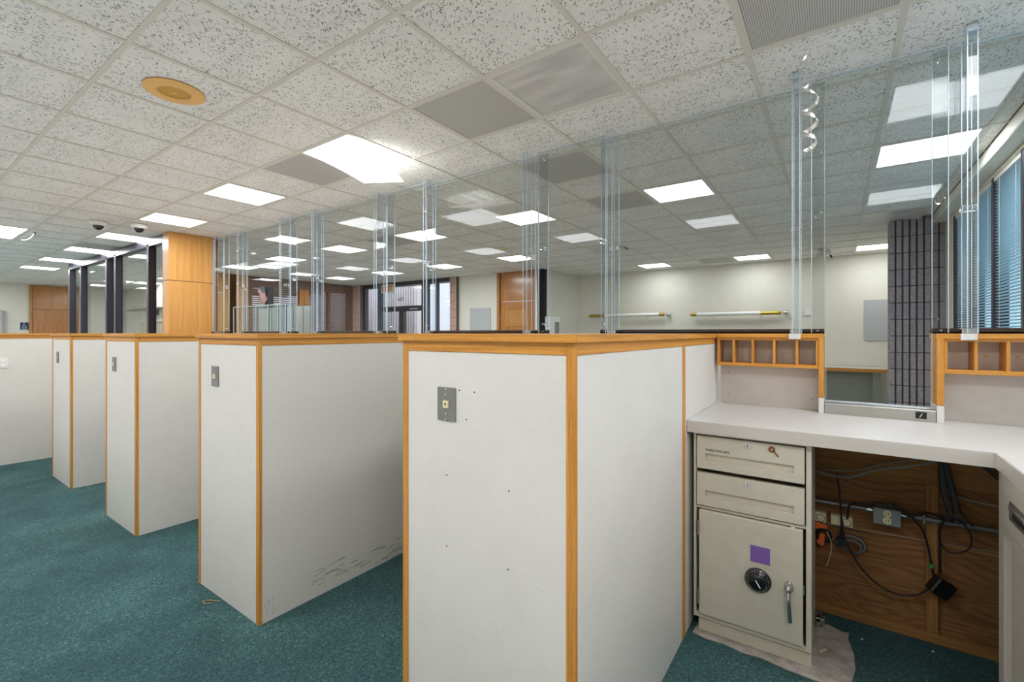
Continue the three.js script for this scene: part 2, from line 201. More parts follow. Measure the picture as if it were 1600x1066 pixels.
// walls
{ const w1 = structure('wall_left', 'plain cream wall at the far end of the teller aisle'); part('plaster', bx(LEFT - 0.15, LEFT, 0, 3.0, REAR, 5.25, 'x', 0, false), M.wall, w1);
  const w2 = structure('wall_rear', 'cream wall behind the teller aisle'); part('plaster', bx(LEFT, 1.2, 0, 3.0, REAR - 0.15, REAR, 'x', 0, false), M.wall, w2);
  const w3 = structure('wall_back', 'long cream wall closing the lobby'); part('plaster', bx(-5.25, 1.2, 0, 3.0, BACK, BACK + 0.15, 'x', 0, false), M.wall, w3);
  const w4 = structure('wall_jog', 'short cream return wall beside the wooden door'); part('plaster', bx(-5.4, -5.25, 0, 3.0, 8.65, BACK + 0.15, 'x', 0, false), M.wall, w4);
  const w5 = structure('wall_entrance', 'cream wall between the entrance and the wooden door'); part('plaster', bx(-7.7, -6.52, 0, 3.0, 8.65, 8.8, 'x', 0, false), M.wall, w5); part('plaster', bx(-5.46, -5.25, 0, 3.0, 8.65, 8.8, 'x', 0, false), M.wall, w5);
  const w6 = structure('wall_alcove', 'cream wall seen through the dark framed glass partition'); part('plaster', bx(LEFT, -11.8, 0, 3.0, 5.1, 5.25, 'x', 0, false), M.wall, w6); }
// lobby side wall with brown blinds
{ const w = structure('wall_lobby', 'dark wood wall with brown blinds at the far side of the lobby'), X = -11.8;
  part('wood_panel', bx(X - 0.12, X, 0, 3.0, 4.85, 5.52, 'y'), M.oakPanel, w); part('wood_panel', bx(X - 0.12, X, 0, 3.0, 5.52, 5.62, 'y'), M.darkWood, w);
  part('head_panel', bx(X - 0.12, X, 2.62, 3.0, 5.62, 8.65, 'z'), M.darkWood, w); part('sill_panel', bx(X - 0.12, X, 0, 0.8, 5.62, 8.65, 'z'), M.darkWood, w);
  for (const [a, b, m] of [[5.98, 6.14, M.bronzeFrame], [6.84, 7.1, M.doorWood], [7.68, 7.76, M.darkWood], [8.32, 8.65, M.darkWood]]) part('wall_post', bx(X - 0.1, X + 0.02, 0.8, 2.62, a, b, 'y'), m, w);
  [[5.62, 5.98], [6.14, 6.84], [7.1, 7.68], [7.76, 8.32]].forEach(([a, b]) => { const gs = []; for (let y = 0.84; y < 2.6; y += 0.05) { const g = new THREE.BoxGeometry(0.045, 0.002, b - a - 0.01); g.rotateZ(0.7); g.translate(X - 0.03, y, -(a + b) / 2); gs.push(g); } part('blind_slats', strip(gs), M.slatBrown, w, null, 'stuff'); part('window_pane', bx(X - 0.115, X - 0.109, 0.8, 2.62, a, b), M.greyGlass, w); }); }

// right-hand window wall
{ const w = structure('wall_right', 'wall of tall windows with horizontal blinds');
  part('sill_wall', bx(RIGHT, RIGHT + 0.15, 0, 0.86, REAR, BACK, 'z', 0, false), M.wall, w); part('head_wall', bx(RIGHT, RIGHT + 0.15, 2.73, 3.0, REAR, BACK, 'z', 0, false), M.wall, w);
  part('solid_wall', bx(RIGHT, RIGHT + 0.15, 0.86, 2.73, 6.95, BACK, 'z', 0, false), M.wall, w);
  part('solid_wall', bx(RIGHT, RIGHT + 0.15, 0.86, 2.73, REAR, 0.16, 'z', 0, false), M.wall, w);
  part('head_moulding', bx(0.94, RIGHT, CEIL - 0.1, CEIL + 0.002, REAR, 7.36, 'z', 0.006), M.wall, w);
  for (let D = 0.16; D < 6.94; D += 0.75) part('mullion', bx(RIGHT + 0.004, RIGHT + 0.1, 0.86, 2.73, D - 0.025, D + 0.025, 'y', 0.004), M.bronzeFrame, w);
  part('mullion', bx(RIGHT + 0.004, RIGHT + 0.1, 0.86, 2.73, 6.9, 6.95, 'y', 0.004), M.bronzeFrame, w);
  part('sill_board', bx(RIGHT - 0.1, RIGHT + 0.02, 0.84, 0.87, REAR, 6.95, 'z', 0.004), M.whiteMetal, w);
  let n = 0; for (let D = 0.16; D < 6.9; D += 0.75) { n++; const a = D + 0.025, b = Math.min(D + 0.725, 6.9);
    const win = structure(`window_${n}`, 'tall window pane with blinds, blue in view, clear out of view for added daylight'); win.position.set(RIGHT + 0.08, 0.86, -(a + b) / 2);
    part('pane', bx(RIGHT + 0.078, RIGHT + 0.082, 0.86, 2.73, a, b), D < 2.3 ? M.clearGlass : M.blueGlass, win);  // near panes, out of view, are clear and unblinded to add neutral daylight
    const gs = [], up = D < 2.3; for (let y = up ? 2.5 : 0.9; y < 2.7; y += up ? 0.004 : 0.025) { const g = new THREE.BoxGeometry(0.025, 0.0012, b - a - 0.012); g.rotateZ(-0.35); g.translate(RIGHT + 0.028, y, -(a + b) / 2); gs.push(g); }
    part('blind_slats', strip(gs), M.slat, win, null, 'stuff'); part('blind_head_rail', bx(RIGHT + 0.01, RIGHT + 0.045, 2.695, 2.73, a + 0.004, b - 0.004), M.whiteMetal, win);
    if (!up) for (const q of [0.2, 0.8]) part('blind_tape', bx(RIGHT + 0.012, RIGHT + 0.0135, 0.9, 2.7, a + (b - a) * q - 0.002, a + (b - a) * q + 0.002), M.whiteMetal, win); } }

// outdoors: paving, canopy and ribbed wall in front of the entrance
{ const g = structure('ground_outside', 'pale paving outside'); part('paving', bx(-30, 30, -0.2, -0.13, -25, 40, 'x', 0, false), M.asphalt, g);
  const r = thing('ribbed_wall', 'pale vertically ribbed wall outside the entrance doors', 'wall', [-15, -0.13, 12.4]); const gs = [bx(-21, -13.2, -0.13, 3.6, 12.4, 12.7)]; for (let x = -21; x < -13.2; x += 0.14) gs.push(bx(x, x + 0.07, -0.13, 3.6, 12.34, 12.4)); part('ribs', strip(gs), M.ribbed, r, null, 'stuff');
  const c = thing('entrance_canopy', 'cream canopy soffit over the walkway outside the entrance', 'canopy', [-10, 3.0, 9.3]); part('soffit', bx(-16, -7, 3.0, 3.3, 8.85, 9.7, 'x', 0, false), M.soffit, c); }

{ const b = thing('building', 'pale building across the road outside the entrance', 'building', [-26, -0.13, 28]); part('wall', bx(-40, -16, -0.13, 6.0, 28, 30, 'x', 0, false), M.farWall, b); part('parapet', bx(-40.1, -15.9, 6.0, 6.3, 27.9, 30, 'x', 0.02), M.soffit, b); }
// entrance storefront
{ const w = structure('wall_storefront', 'dark framed glass entrance wall with double doors'), D = 8.65, m = M.bronzeFrame, fr = (x0, x1, y0, y1, n = 'frame') => part(n, bx(x0, x1, y0, y1, D - 0.04, D + 0.08, 'y', 0.004), m, w);
  fr(-11.44, -11.34, 0, 2.8); fr(-10.78, -10.62, 0, 2.8); fr(-9.0, -8.78, 0, 2.8); fr(-8.5, -8.44, 0, 2.8); fr(-7.98, -7.92, 0, 2.8); fr(-11.44, -7.92, 2.76, 2.86); fr(-10.62, -9.0, 2.05, 2.19); fr(-11.34, -7.98, 0, 0.12);
  fr(-9.87, -9.69, 0.12, 2.05, 'door_stile'); part('bulkhead', bx(-12, -7.7, 2.86, 3.0, D - 0.1, D + 0.1, 'x'), M.soffit, w);
  for (const [a, b, y0, y1] of [[-11.34, -10.78, 0.12, 2.76], [-10.62, -9.0, 2.19, 2.76], [-10.62, -9.87, 0.12, 2.05], [-9.69, -9.0, 0.12, 2.05], [-8.78, -8.5, 0.12, 2.76], [-8.44, -7.98, 0.12, 2.76]]) part('pane', bx(a, b, y0, y1, D + 0.015, D + 0.021), M.clearGlass, w);
  part('door_closer', bx(-9.4, -9.1, 2.08, 2.13, D - 0.09, D - 0.04, 'x', 0.01), M.steelDull, w); }
function blockPillar(name, label, x0, x1, D0, D1, cw, rh, mats, joint, asParts, faces) { // ribs of split block on a recessed core
  const p = thing(name, label, 'pillar', [(x0 + x1) / 2, 0, (D0 + D1) / 2]); part('mortar_core', bx(x0 + 0.022, x1 - 0.012, 0, CEIL + 0.1, D0 + 0.022, D1 - 0.012), joint, p);
  const gs = []; let k = 0;
  for (let y = 0; y < CEIL; y += rh) { const y1 = Math.min(y + rh - 0.008, CEIL);
    const put = (a, b, c, d) => { const q = (R() - 0.5) * 0.006; const g = bx(a, b, y, y1, c + (faces ? q : 0), d, 'y', asParts ? 0.003 : 0); if (asParts) part('block', g, mats[Math.floor(R() * mats.length)], p); else gs.push(g); k++; };
    for (let x = x0; x < x1 - 0.01; x += cw) put(x, Math.min(x + cw * 0.74, x1), D0, D0 + 0.05);
    for (let D = D0 + cw; D < D1 - 0.01; D += cw) put(x0 - 0.001, x0 + 0.05, D, Math.min(D + cw * 0.74, D1)); }
  if (gs.length) part('blocks', strip(gs), mats[0], p, null, 'stuff'); return p; }
blockPillar('block_pillar', 'grey fluted concrete block pillar beside the blue windows', 0.54, 1.06, 7.36, 7.62, 0.066, 0.203, M.block, M.blockJoint, true, true);
blockPillar('brick_pillar', 'reddish block pillar left of the entrance doors', -11.95, -11.44, 8.5, 8.8, 0.085, 0.205, [M.brickRed], M.brickJoint, false, false);
blockPillar('brick_pillar', 'narrow reddish block pillar right of the entrance doors', -7.92, -7.7, 8.55, 8.8, 0.073, 0.205, [M.brickRed], M.brickJoint, false, false);
// wooden lobby door
{ const d = structure('door_1', 'tall glossy wooden door to the ceiling at the back of the lobby'); d.position.set(-5.98, 0, -8.68);
  part('door_leaf', bx(-6.44, -5.52, 0.01, 2.175, 8.69, 8.74, 'y', 0.003), M.doorWood, d); part('transom_panel', bx(-6.44, -5.52, 2.185, CEIL, 8.69, 8.74, 'y', 0.003), M.doorWood, d);
  part('jamb', bx(-6.52, -6.45, 0, CEIL, 8.64, 8.78, 'y', 0.004), M.doorWood, d); part('jamb', bx(-5.51, -5.46, 0, CEIL, 8.64, 8.78, 'y', 0.004), M.doorWood, d);
  for (const y of [0.3, 1.75]) part('hinge', bx(-6.455, -6.435, y, y + 0.12, 8.675, 8.69), M.steelDull, d);
  const gr = part('louvre_frame', plateXY(rect(-6.27, -5.72, 1.62, 1.97), 8.672, 8.69, [rect(-6.23, -5.76, 1.66, 1.93)]), M.oak, d); for (let k = 0; k < 6; k++) part('louvre', bx(-6.23, -5.76, 1.665 + k * 0.044, 1.703 + k * 0.044, 8.678, 8.69, 'x', 0.004), M.oakPanel, gr); }
{ const d = structure('door_2', 'wooden door at the far end of the teller aisle'); d.position.set(LEFT, 0, -3.3); const X = LEFT;
  part('door_leaf', bx(X + 0.005, X + 0.05, 0.01, 2.13, 2.93, 3.86, 'y', 0.003), M.doorWood, d); part('transom_panel', bx(X + 0.005, X + 0.05, 2.145, CEIL - 0.02, 2.93, 3.86, 'y', 0.003), M.doorWood, d);
  part('jamb', bx(X, X + 0.07, 0, CEIL - 0.02, 2.87, 2.925, 'y', 0.004), M.doorWood, d); part('jamb', bx(X, X + 0.07, 0, CEIL - 0.02, 3.865, 3.92, 'y', 0.004), M.doorWood, d); part('lock_case', bx(X + 0.05, X + 0.075, 1.0, 1.1, 3.72, 3.8, 'y', 0.006), M.steel, d); }

// dark framed glass partition and the oak pillar that ends the teller line
{ const w = structure('wall_partition', 'dark metal framed glass partition beside the oak pillar'), D = 2.5, m = M.bronzeFrame;
  const mul = [[-12.9, -12.8], [-12.05, -11.97], [-10.46, -10.38], [-9.98, -9.9], [-8.46, -8.38], [-7.84, -7.76]];
  for (const [a, b] of mul) part('mullion', bx(a, b, 0, 2.78, D, D + 0.1, 'y', 0.004), m, w);
  part('head_bar', bx(-12.9, -7.76, 2.74, CEIL, D, D + 0.1, 'x', 0.004), m, w); part('sill_bar', bx(-12.9, -7.76, 0, 0.1, D, D + 0.1, 'x', 0.004), m, w);
  for (let k = 0; k + 1 < mul.length; k++) part('pane', bx(mul[k][1], mul[k + 1][0], 0.1, 2.74, D + 0.07, D + 0.076), M.pane, w);
  const p = thing('oak_pillar', 'tall oak panelled pillar closing the teller line', 'pillar', [-7.65, 0, 2.76]);
  part('lower_panel', bx(-7.76, -7.55, 0, 2.18, 2.48, 3.06, 'y', 0.004), M.oakPanel, p); part('upper_panel', bx(-7.76, -7.55, 2.188, CEIL, 2.48, 3.06, 'y', 0.004), M.oakPanel, p); part('seam', bx(-7.755, -7.555, 2.17, 2.2, 2.485, 3.055), M.darkWood, p); part('edge_strip', bx(-7.6, -7.545, 0, CEIL, 3.06, 3.1, 'y', 0.003), M.darkWood, p); }

// ================================================================ teller line
const TOP = 1.449, SLAB = 0.0236, PITCH = 1.745, WING = 0.7, FRONT = 1.1445;
function screwHead(x, y, D, r = 0.0035) { return cyl(x, y, D, r, 0.002, 'z', 10); }
function jackPlate(parent, x, y, D) { // steel telephone plate on the end panel
  const pl = part('jack_plate', plateXY(rect(x - 0.041, x + 0.041, y - 0.056, y + 0.056), D - 0.006, D, [], 0.002), M.plate, parent, 'brushed steel telephone plate with an ivory socket');
  part('jack_socket', plateXY(rect(x - 0.009, x + 0.013, y - 0.012, y + 0.012), D - 0.012, D - 0.006, [rect(x - 0.003, x + 0.005, y - 0.005, y + 0.005)]), M.ivory, pl);
  part('socket_hole', bx(x - 0.003, x + 0.005, y - 0.005, y + 0.005, D - 0.0075, D - 0.006), M.black, pl);
  for (const dy of [-0.05, 0.05, -0.032, 0.032]) part('screw', screwHead(x, y + dy, D - 0.007, 0.004), M.chrome, pl); }
function divider(k, label, sideMat) {
  const xr = -0.592 - k * PITCH, xl = xr - WING, t = thing('teller_divider', label, 'divider', [(xl + xr) / 2, 0, FRONT], 'white teller station dividers'), E = 0.003, fr = 0.0365, yT = TOP - SLAB, yF = yT - fr, mid = 2.243, rear = 3.0;
  part('end_panel', bx(xl + 0.02, xr - 0.02, 0, yF, FRONT + E, FRONT + 0.02, 'y', 0, false), M.laminate, t);
  const sg = bx(xr - 0.02, xr - E, 0, yF, FRONT + 0.015, mid, 'z', 0, false); const uv = sg.attributes.uv; for (let i = 0; i < uv.count; i++) uv.setX(i, -uv.getX(i)); if (sideMat === M.laminateScuffed) for (let i = 0; i < uv.count; i++) uv.setX(i, uv.getX(i) - FRONT); else for (let i = 0; i < uv.count; i++) uv.setXY(i, uv.getX(i) + k * 0.37, uv.getY(i) + k * 0.21);
  part('side_panel', sg, sideMat, t); part('side_panel', bx(xl + E, xl + 0.02, 0, yF, FRONT + 0.015, rear, 'z', 0, false), M.laminate, t); part('rear_side_panel', bx(xr - 0.02, xr - E, 0, yF, mid + 0.02, rear + 0.05, 'z', 0, false), M.laminate, t);
  part('corner_stile', bx(xr - 0.0285, xr, 0, yT, FRONT, FRONT + 0.017, 'y', 0.0015), M.oak, t); part('corner_stile', bx(xl, xl + 0.0275, 0, yT, FRONT, FRONT + 0.017, 'y', 0.0015), M.oak, t);
  part('side_stile', bx(xr - 0.019, xr, 0, yF, mid, mid + 0.045, 'y', 0.0015), M.oak, t);
  part('end_frieze', bx(xl + 0.0275, xr - 0.0285, yF, yT, FRONT, FRONT + 0.017, 'x', 0.0015), M.oak, t); part('side_frieze', bx(xr - 0.017, xr, yF, yT, FRONT + 0.017, rear + 0.02, 'z', 0.0015), M.oak, t); part('side_frieze', bx(xl, xl + 0.017, yF, yT, FRONT + 0.017, rear, 'z', 0.0015), M.oak, t);
  const o = 0.012, m = 0.03; // mitred cap: three oak boards round a filled top
  part('cap_end_board', poly([[xl - o, FRONT - o], [xr + o, FRONT - o], [xr + o - 0.09, FRONT - o + 0.09], [xl - o + 0.09, FRONT - o + 0.09]], yT, TOP), M.oak, t);
  const zg = (pts) => { const g = poly(pts, yT, TOP); return uvBox(g, 'z'); };
  part('cap_side_board', zg([[xr + o, FRONT - o + 0.001], [xr + o, 3.1], [xr + o - 0.09, 3.1], [xr + o - 0.09, FRONT - o + 0.091]]), M.oak, t);
  part('cap_side_board', zg([[xl - o, FRONT - o + 0.001], [xl - o + 0.09, FRONT - o + 0.091], [xl - o + 0.09, 3.1], [xl - o, 3.1]]), M.oak, t);
  part('white_bounce_infill', bx(xl - o + 0.09, xr + o - 0.09, yT, TOP - 0.001, FRONT + 0.078, 3.1, 'z'), M.laminate, t);  // unseen top made white to bounce neutral light to the ceiling
  jackPlate(t, xr - 0.483, 1.213, FRONT + E);
  return t;
}
const d0 = divider(0, 'nearest white teller divider with oak trim, peppered with screw holes', M.laminate);
for (const [x, y] of [[-1.02, 1.263], [-0.956, 1.261], [-0.989, 1.169], [-1.077, 0.972], [-0.819, 0.969], [-1.077, 0.732], [-0.822, 0.728], [-1.15, 1.0], [-0.9, 0.83], [-0.7, 0.7]]) part('screw_hole', cyl(x, y, FRONT + 0.0029, x === -1.15 || x === -0.9 || x === -0.7 ? 0.0012 : 0.0028, 0.001, 'z', 8), M.black, d0);
divider(1, 'second white teller divider, black scuffs low on its long side', M.laminateScuffed);
divider(2, 'third white teller divider counted from the safe', M.laminate);
divider(3, 'farthest white teller divider, fourth from the safe', M.laminate);
// half wall closing the line in front of the oak pillar
{ const X = -7.49, t = thing('half_wall', 'white half wall with oak cap beyond the farthest divider', 'partition', [X - 0.06, 0, 1.2]);
  part('panel', bx(X - 0.12, X, 0, TOP - SLAB - 0.0365, -0.6, 2.48, 'z', 0, false), M.laminate, t); part('frieze', bx(X - 0.123, X + 0.003, TOP - SLAB - 0.0365, TOP - SLAB, -0.6, 2.48, 'z', 0.0015), M.oak, t); part('cap', bx(X - 0.135, X + 0.015, TOP - SLAB, TOP, -0.61, 2.48, 'z', 0.002), M.oak, t);
  const pl = part('outlet_plate', bx(X, X + 0.006, 1.066, 1.178, 0.885, 0.965, 'y', 0.002), M.whitePlastic, t, 'white outlet plate'); for (const y of [1.1, 1.145]) part('socket', bx(X + 0.006, X + 0.009, y - 0.014, y + 0.014, 0.908, 0.942, 'y', 0.003), M.white, pl); }

// counter body behind the stations, worktops
{ const w = structure('wall_counter', 'customer side wall of the teller counter'); part('front_panel', bx(-7.55, RIGHT, 0, 1.0, 3.14, 3.3, 'x'), M.oakPanel, w); }
const GAP0 = -0.053, GAP1 = 0.384; // service opening of the nearest station
{ const wt = thing('teller_worktop', 'white laminate worktop turning the corner above the safe', 'worktop', [0, 0.974, 2.32]);
  const out = [[-0.592, 2.32], [0.463, 2.32], [0.463, 0.9], [0.93, 0.9], [0.93, 3.13], [-0.592, 3.13]];
  part('top_surface', poly(out, 0.976, 1.029), M.worktop, wt); part('edge_band', bx(-0.592, 0.463, 0.974, 1.027, 2.317, 2.32, 'x'), M.edgeBand, wt); part('edge_band', bx(0.46, 0.463, 0.974, 1.027, 0.9, 2.317, 'z'), M.edgeBand, wt);
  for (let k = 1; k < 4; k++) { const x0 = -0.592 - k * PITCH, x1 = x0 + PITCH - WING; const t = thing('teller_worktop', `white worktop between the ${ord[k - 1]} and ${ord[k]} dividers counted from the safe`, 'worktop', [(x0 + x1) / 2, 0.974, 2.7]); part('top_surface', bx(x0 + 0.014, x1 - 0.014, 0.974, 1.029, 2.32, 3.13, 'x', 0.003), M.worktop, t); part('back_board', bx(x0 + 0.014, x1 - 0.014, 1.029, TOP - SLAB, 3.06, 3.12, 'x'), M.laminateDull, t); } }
// pigeonhole units either side of the service opening
function pigeonholes(label, x0, x1, walls, stile) {
  const t = thing('pigeonhole_unit', label, 'pigeonholes', [(x0 + x1) / 2, 1.029, 2.934], 'oak pigeonhole units on the worktop'), D = 2.934, B = 3.05, y1 = 1.412, y0 = 1.28;
  part('top_board', bx(x0, x1, 1.4255, TOP, D - 0.004, 3.12, 'x', 0.0015), M.oak, t); part('top_lining', bx(x0, x1, 1.412, 1.4255, D + 0.006, B, 'x'), M.oak, t); part('shelf', bx(x0, x1, 1.262, 1.281, D, B, 'x', 0.0012), M.oak, t);
  walls.forEach((x) => part('partition', bx(x - 0.006, x + 0.006, 1.281, 1.412, D + 0.002, B, 'y', 0.001), M.oak, t));
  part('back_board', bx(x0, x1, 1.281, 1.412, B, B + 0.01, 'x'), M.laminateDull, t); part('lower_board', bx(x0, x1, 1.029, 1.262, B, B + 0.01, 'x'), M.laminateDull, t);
  const ws = [...walls].sort((a, b) => a - b); for (let k = 0; k + 1 < ws.length; k++) part('back_screw', screwHead((ws[k] + ws[k + 1]) / 2, 1.345, B - 0.0005, 0.006), M.brass, t);
  for (const x of [x0 + 0.045, x1 - 0.055]) for (const y of [1.085, 1.215]) part('board_screw', screwHead(x, y, B - 0.0005, 0.005), M.steelDull, t);
  if (stile) { const [a, b] = stile; part('end_stile', bx(a, b, 1.11, 1.4255, D - 0.004, 3.12, 'y', 0.0015), M.oak, t); part('stile_foot', bx(a, b, 1.029, 1.109, D - 0.004, 3.12, 'y', 0.0015), M.laminate, t); }
  return t; }
pigeonholes('oak pigeonhole unit of five slots above the safe', -0.579, GAP0, [-0.571, -0.489, -0.39, -0.283, -0.175, -0.083], [-0.077, GAP0]);
pigeonholes('oak pigeonhole unit of wide slots under the window wall', GAP1, 0.93, [0.42, 0.521, 0.624, 0.727, 0.83, 0.923], [0.388, 0.414]);
// deal tray in the opening
{ const t = thing('deal_tray', 'stainless deal tray rail across the service opening', 'tray', [0.166, 1.029, 2.93]); const a = GAP0 + 0.002, b = 0.386;
  part('front_bar', bx(a, b, 1.029, 1.083, 2.932, 2.95, 'x', 0.0015), M.steel, t); part('tray_top', bx(a, b, 1.029, 1.078, 2.95, 3.13, 'x'), M.steel, t); part('glass_channel', bx(a, b, 1.078, 1.088, 2.978, 3.006, 'x', 0.002), M.chrome, t);
  const lk = part('lock_plate', bx(0.312, 0.352, 1.042, 1.074, 2.929, 2.932), M.black, t, 'black latch plate'); part('latch', (() => { const g = new THREE.BoxGeometry(0.004, 0.022, 0.004); g.rotateZ(-0.5); g.translate(0.331, 1.058, -2.927); return fin(g); })(), M.chrome, lk); }
// glass line
const STATIONS = 5, GT = 2.82, place = ['nearest', 'second', 'third', 'fourth', 'farthest'];
{ // counter caps carrying the rails at the far stations
  for (let k = 1; k <= 4; k++) { const x1 = GAP0 - k * PITCH, x0 = -0.592 - k * PITCH; const xx = Math.max(x0, -7.55); solo('counter_cap', bx(k === 4 ? -7.545 : x0, x1, TOP - SLAB, TOP, 2.93, 3.12, 'x', 0.0015), M.oak, `oak cap board under the glass at the ${place[k]} station from the safe`, 'cap', 'oak counter caps'); if (k === 4) solo('counter_cap', bx(x1, -5.6, TOP - SLAB, TOP, 3.13, 3.45, 'x', 0.0015), M.oak, 'oak ledge under the acrylic package booth', 'cap', 'oak counter caps'); } }
for (let k = 0; k < STATIONS; k++) {
  const s = -k * PITCH, st = place[k];
  // window pane: wide above the rail, narrow between the stiles below
  const t = thing('service_window_pane', `clear acrylic window pane at the ${st} teller station from the camera`, 'window pane', [0.16 + s, 1.088, 2.99], 'teller window panes');
  const a = -0.11 + s, b = 0.436 + s, c = GAP0 + 0.008 + s, d = GAP1 - 0.006 + s, yl = k ? TOP + 0.002 : 1.088, o = k ? [[a, yl], [b, yl], [b, GT], [a, GT]] : [[c, yl], [d, yl], [d, TOP + 0.004], [b, TOP + 0.004], [b, GT], [a, GT], [a, TOP + 0.004], [c, TOP + 0.004]];
  part('sheet', plateXY(o, 2.984, 2.996), M.pane, t);
  for (const x of [a, b]) part('bright_edge', bx(x - 0.0015, x + 0.0015, TOP + 0.004, GT, 2.984, 2.996), M.paneEdge, t); part('top_edge', bx(a, b, GT, GT + 0.004, 2.984, 2.996), M.paneEdge, t);
  if (!k) { for (const x of [c, d]) part('bright_edge', bx(x - 0.0012, x + 0.0012, yl, TOP, 2.984, 2.996), M.paneEdge, t); part('bottom_edge', bx(c, d, yl, yl + 0.004, 2.983, 2.997), M.paneEdge, t); }
  for (const x of [-0.08 + s, 0.41 + s]) for (const y of [2.095, 2.77, 1.52]) { const g = part('standoff', cyl(x, y, 3.0125, y === 2.095 ? 0.019 : 0.008, 0.03, 'z', 18), M.acrylic, t); }
  // fins
  for (const [x, w, near] of [[-0.177 + s, 0.034, 'left'], [0.504 + s, 0.034, 'right']]) {
    const f = thing('acrylic_post', `clear acrylic post on the ${near} of the ${st} teller window from the camera`, 'post', [x, TOP, 2.95], 'acrylic posts along the teller glass');
    part('fin', bx(x - w / 2, x + w / 2, TOP + 0.004, GT, 2.9, 3.02, 'y'), M.finFace, f); for (const ex of [x - w / 2, x + w / 2]) for (const eD of [2.9, 3.02]) part('painted_glint_edge', bx(ex - 0.0018, ex + 0.0018, TOP + 0.004, GT, eD - 0.0018, eD + 0.0018), M.paneEdge, f);  // pale strips paint the glint of light along the fin corners
    part('foot', bx(x - 0.03, x + 0.026, TOP, TOP + 0.024, 2.93, 3.0, 'x', 0.002), M.chrome, f); if (!k) part('front_clip', bx(x - 0.036, x + 0.02, TOP - 0.03, TOP, 2.918, 2.93, 'y', 0.002), M.whiteMetal, f);
    if (!k) part('cap', bx(x - w / 2 - 0.002, x + w / 2 + 0.002, GT, GT + 0.03, 2.9, 2.95, 'y', 0.002), M.paneEdge, f);
    part('bracket', bx(x - 0.03, x + 0.03, 2.02, 2.045, 2.955, 3.0, 'x', 0.002), M.acrylic, f); }
}
for (let k = -1; k < STATIONS; k++) { // fixed sheets and their rails between the openings
  const x0 = k < 0 ? GAP1 : k === STATIONS - 1 ? -7.545 : GAP1 - (k + 1) * PITCH, x1 = k < 0 ? 0.93 : GAP0 - k * PITCH; if (x1 - x0 < 0.1) continue;
  const where = k < 0 ? 'against the window wall' : k === 0 ? 'left of the nearest teller window' : `left of the ${place[k]} teller window from the camera`;
  const r = thing('channel_rail', `dark brown metal channel holding the glass ${where}`, 'rail', [(x0 + x1) / 2, TOP, 3.035], 'channel rails'); part('channel', strip([bx(x0, x1, TOP, TOP + 0.008, 3.012, 3.058, 'x'), bx(x0, x1, TOP, TOP + 0.026, 3.012, 3.026, 'x', 0.001), bx(x0, x1, TOP, TOP + 0.026, 3.044, 3.058, 'x', 0.001)]), M.brownRail, r); part('rail_screw', screwHead(x1 - 0.03, TOP + 0.016, 3.0115, 0.005), M.steel, r); part('rail_screw', screwHead(x0 + 0.03, TOP + 0.016, 3.0115, 0.005), M.steel, r);
  const g = thing('fixed_glass_screen', `tall fixed clear glass sheet ${where}`, 'glass screen', [(x0 + x1) / 2, TOP + 0.01, 3.035], 'fixed glass sheets of the teller line');
  part('sheet', bx(x0, x1, TOP + 0.009, GT - 0.004, 3.029, 3.041), M.pane, g); part('top_edge', bx(x0, x1, GT - 0.004, GT, 3.029, 3.041), M.paneEdge, g); for (const x of [x0, x1]) part('bright_edge', bx(x - 0.0014, x + 0.0014, TOP + 0.026, GT, 3.029, 3.041), M.paneEdge, g);
}

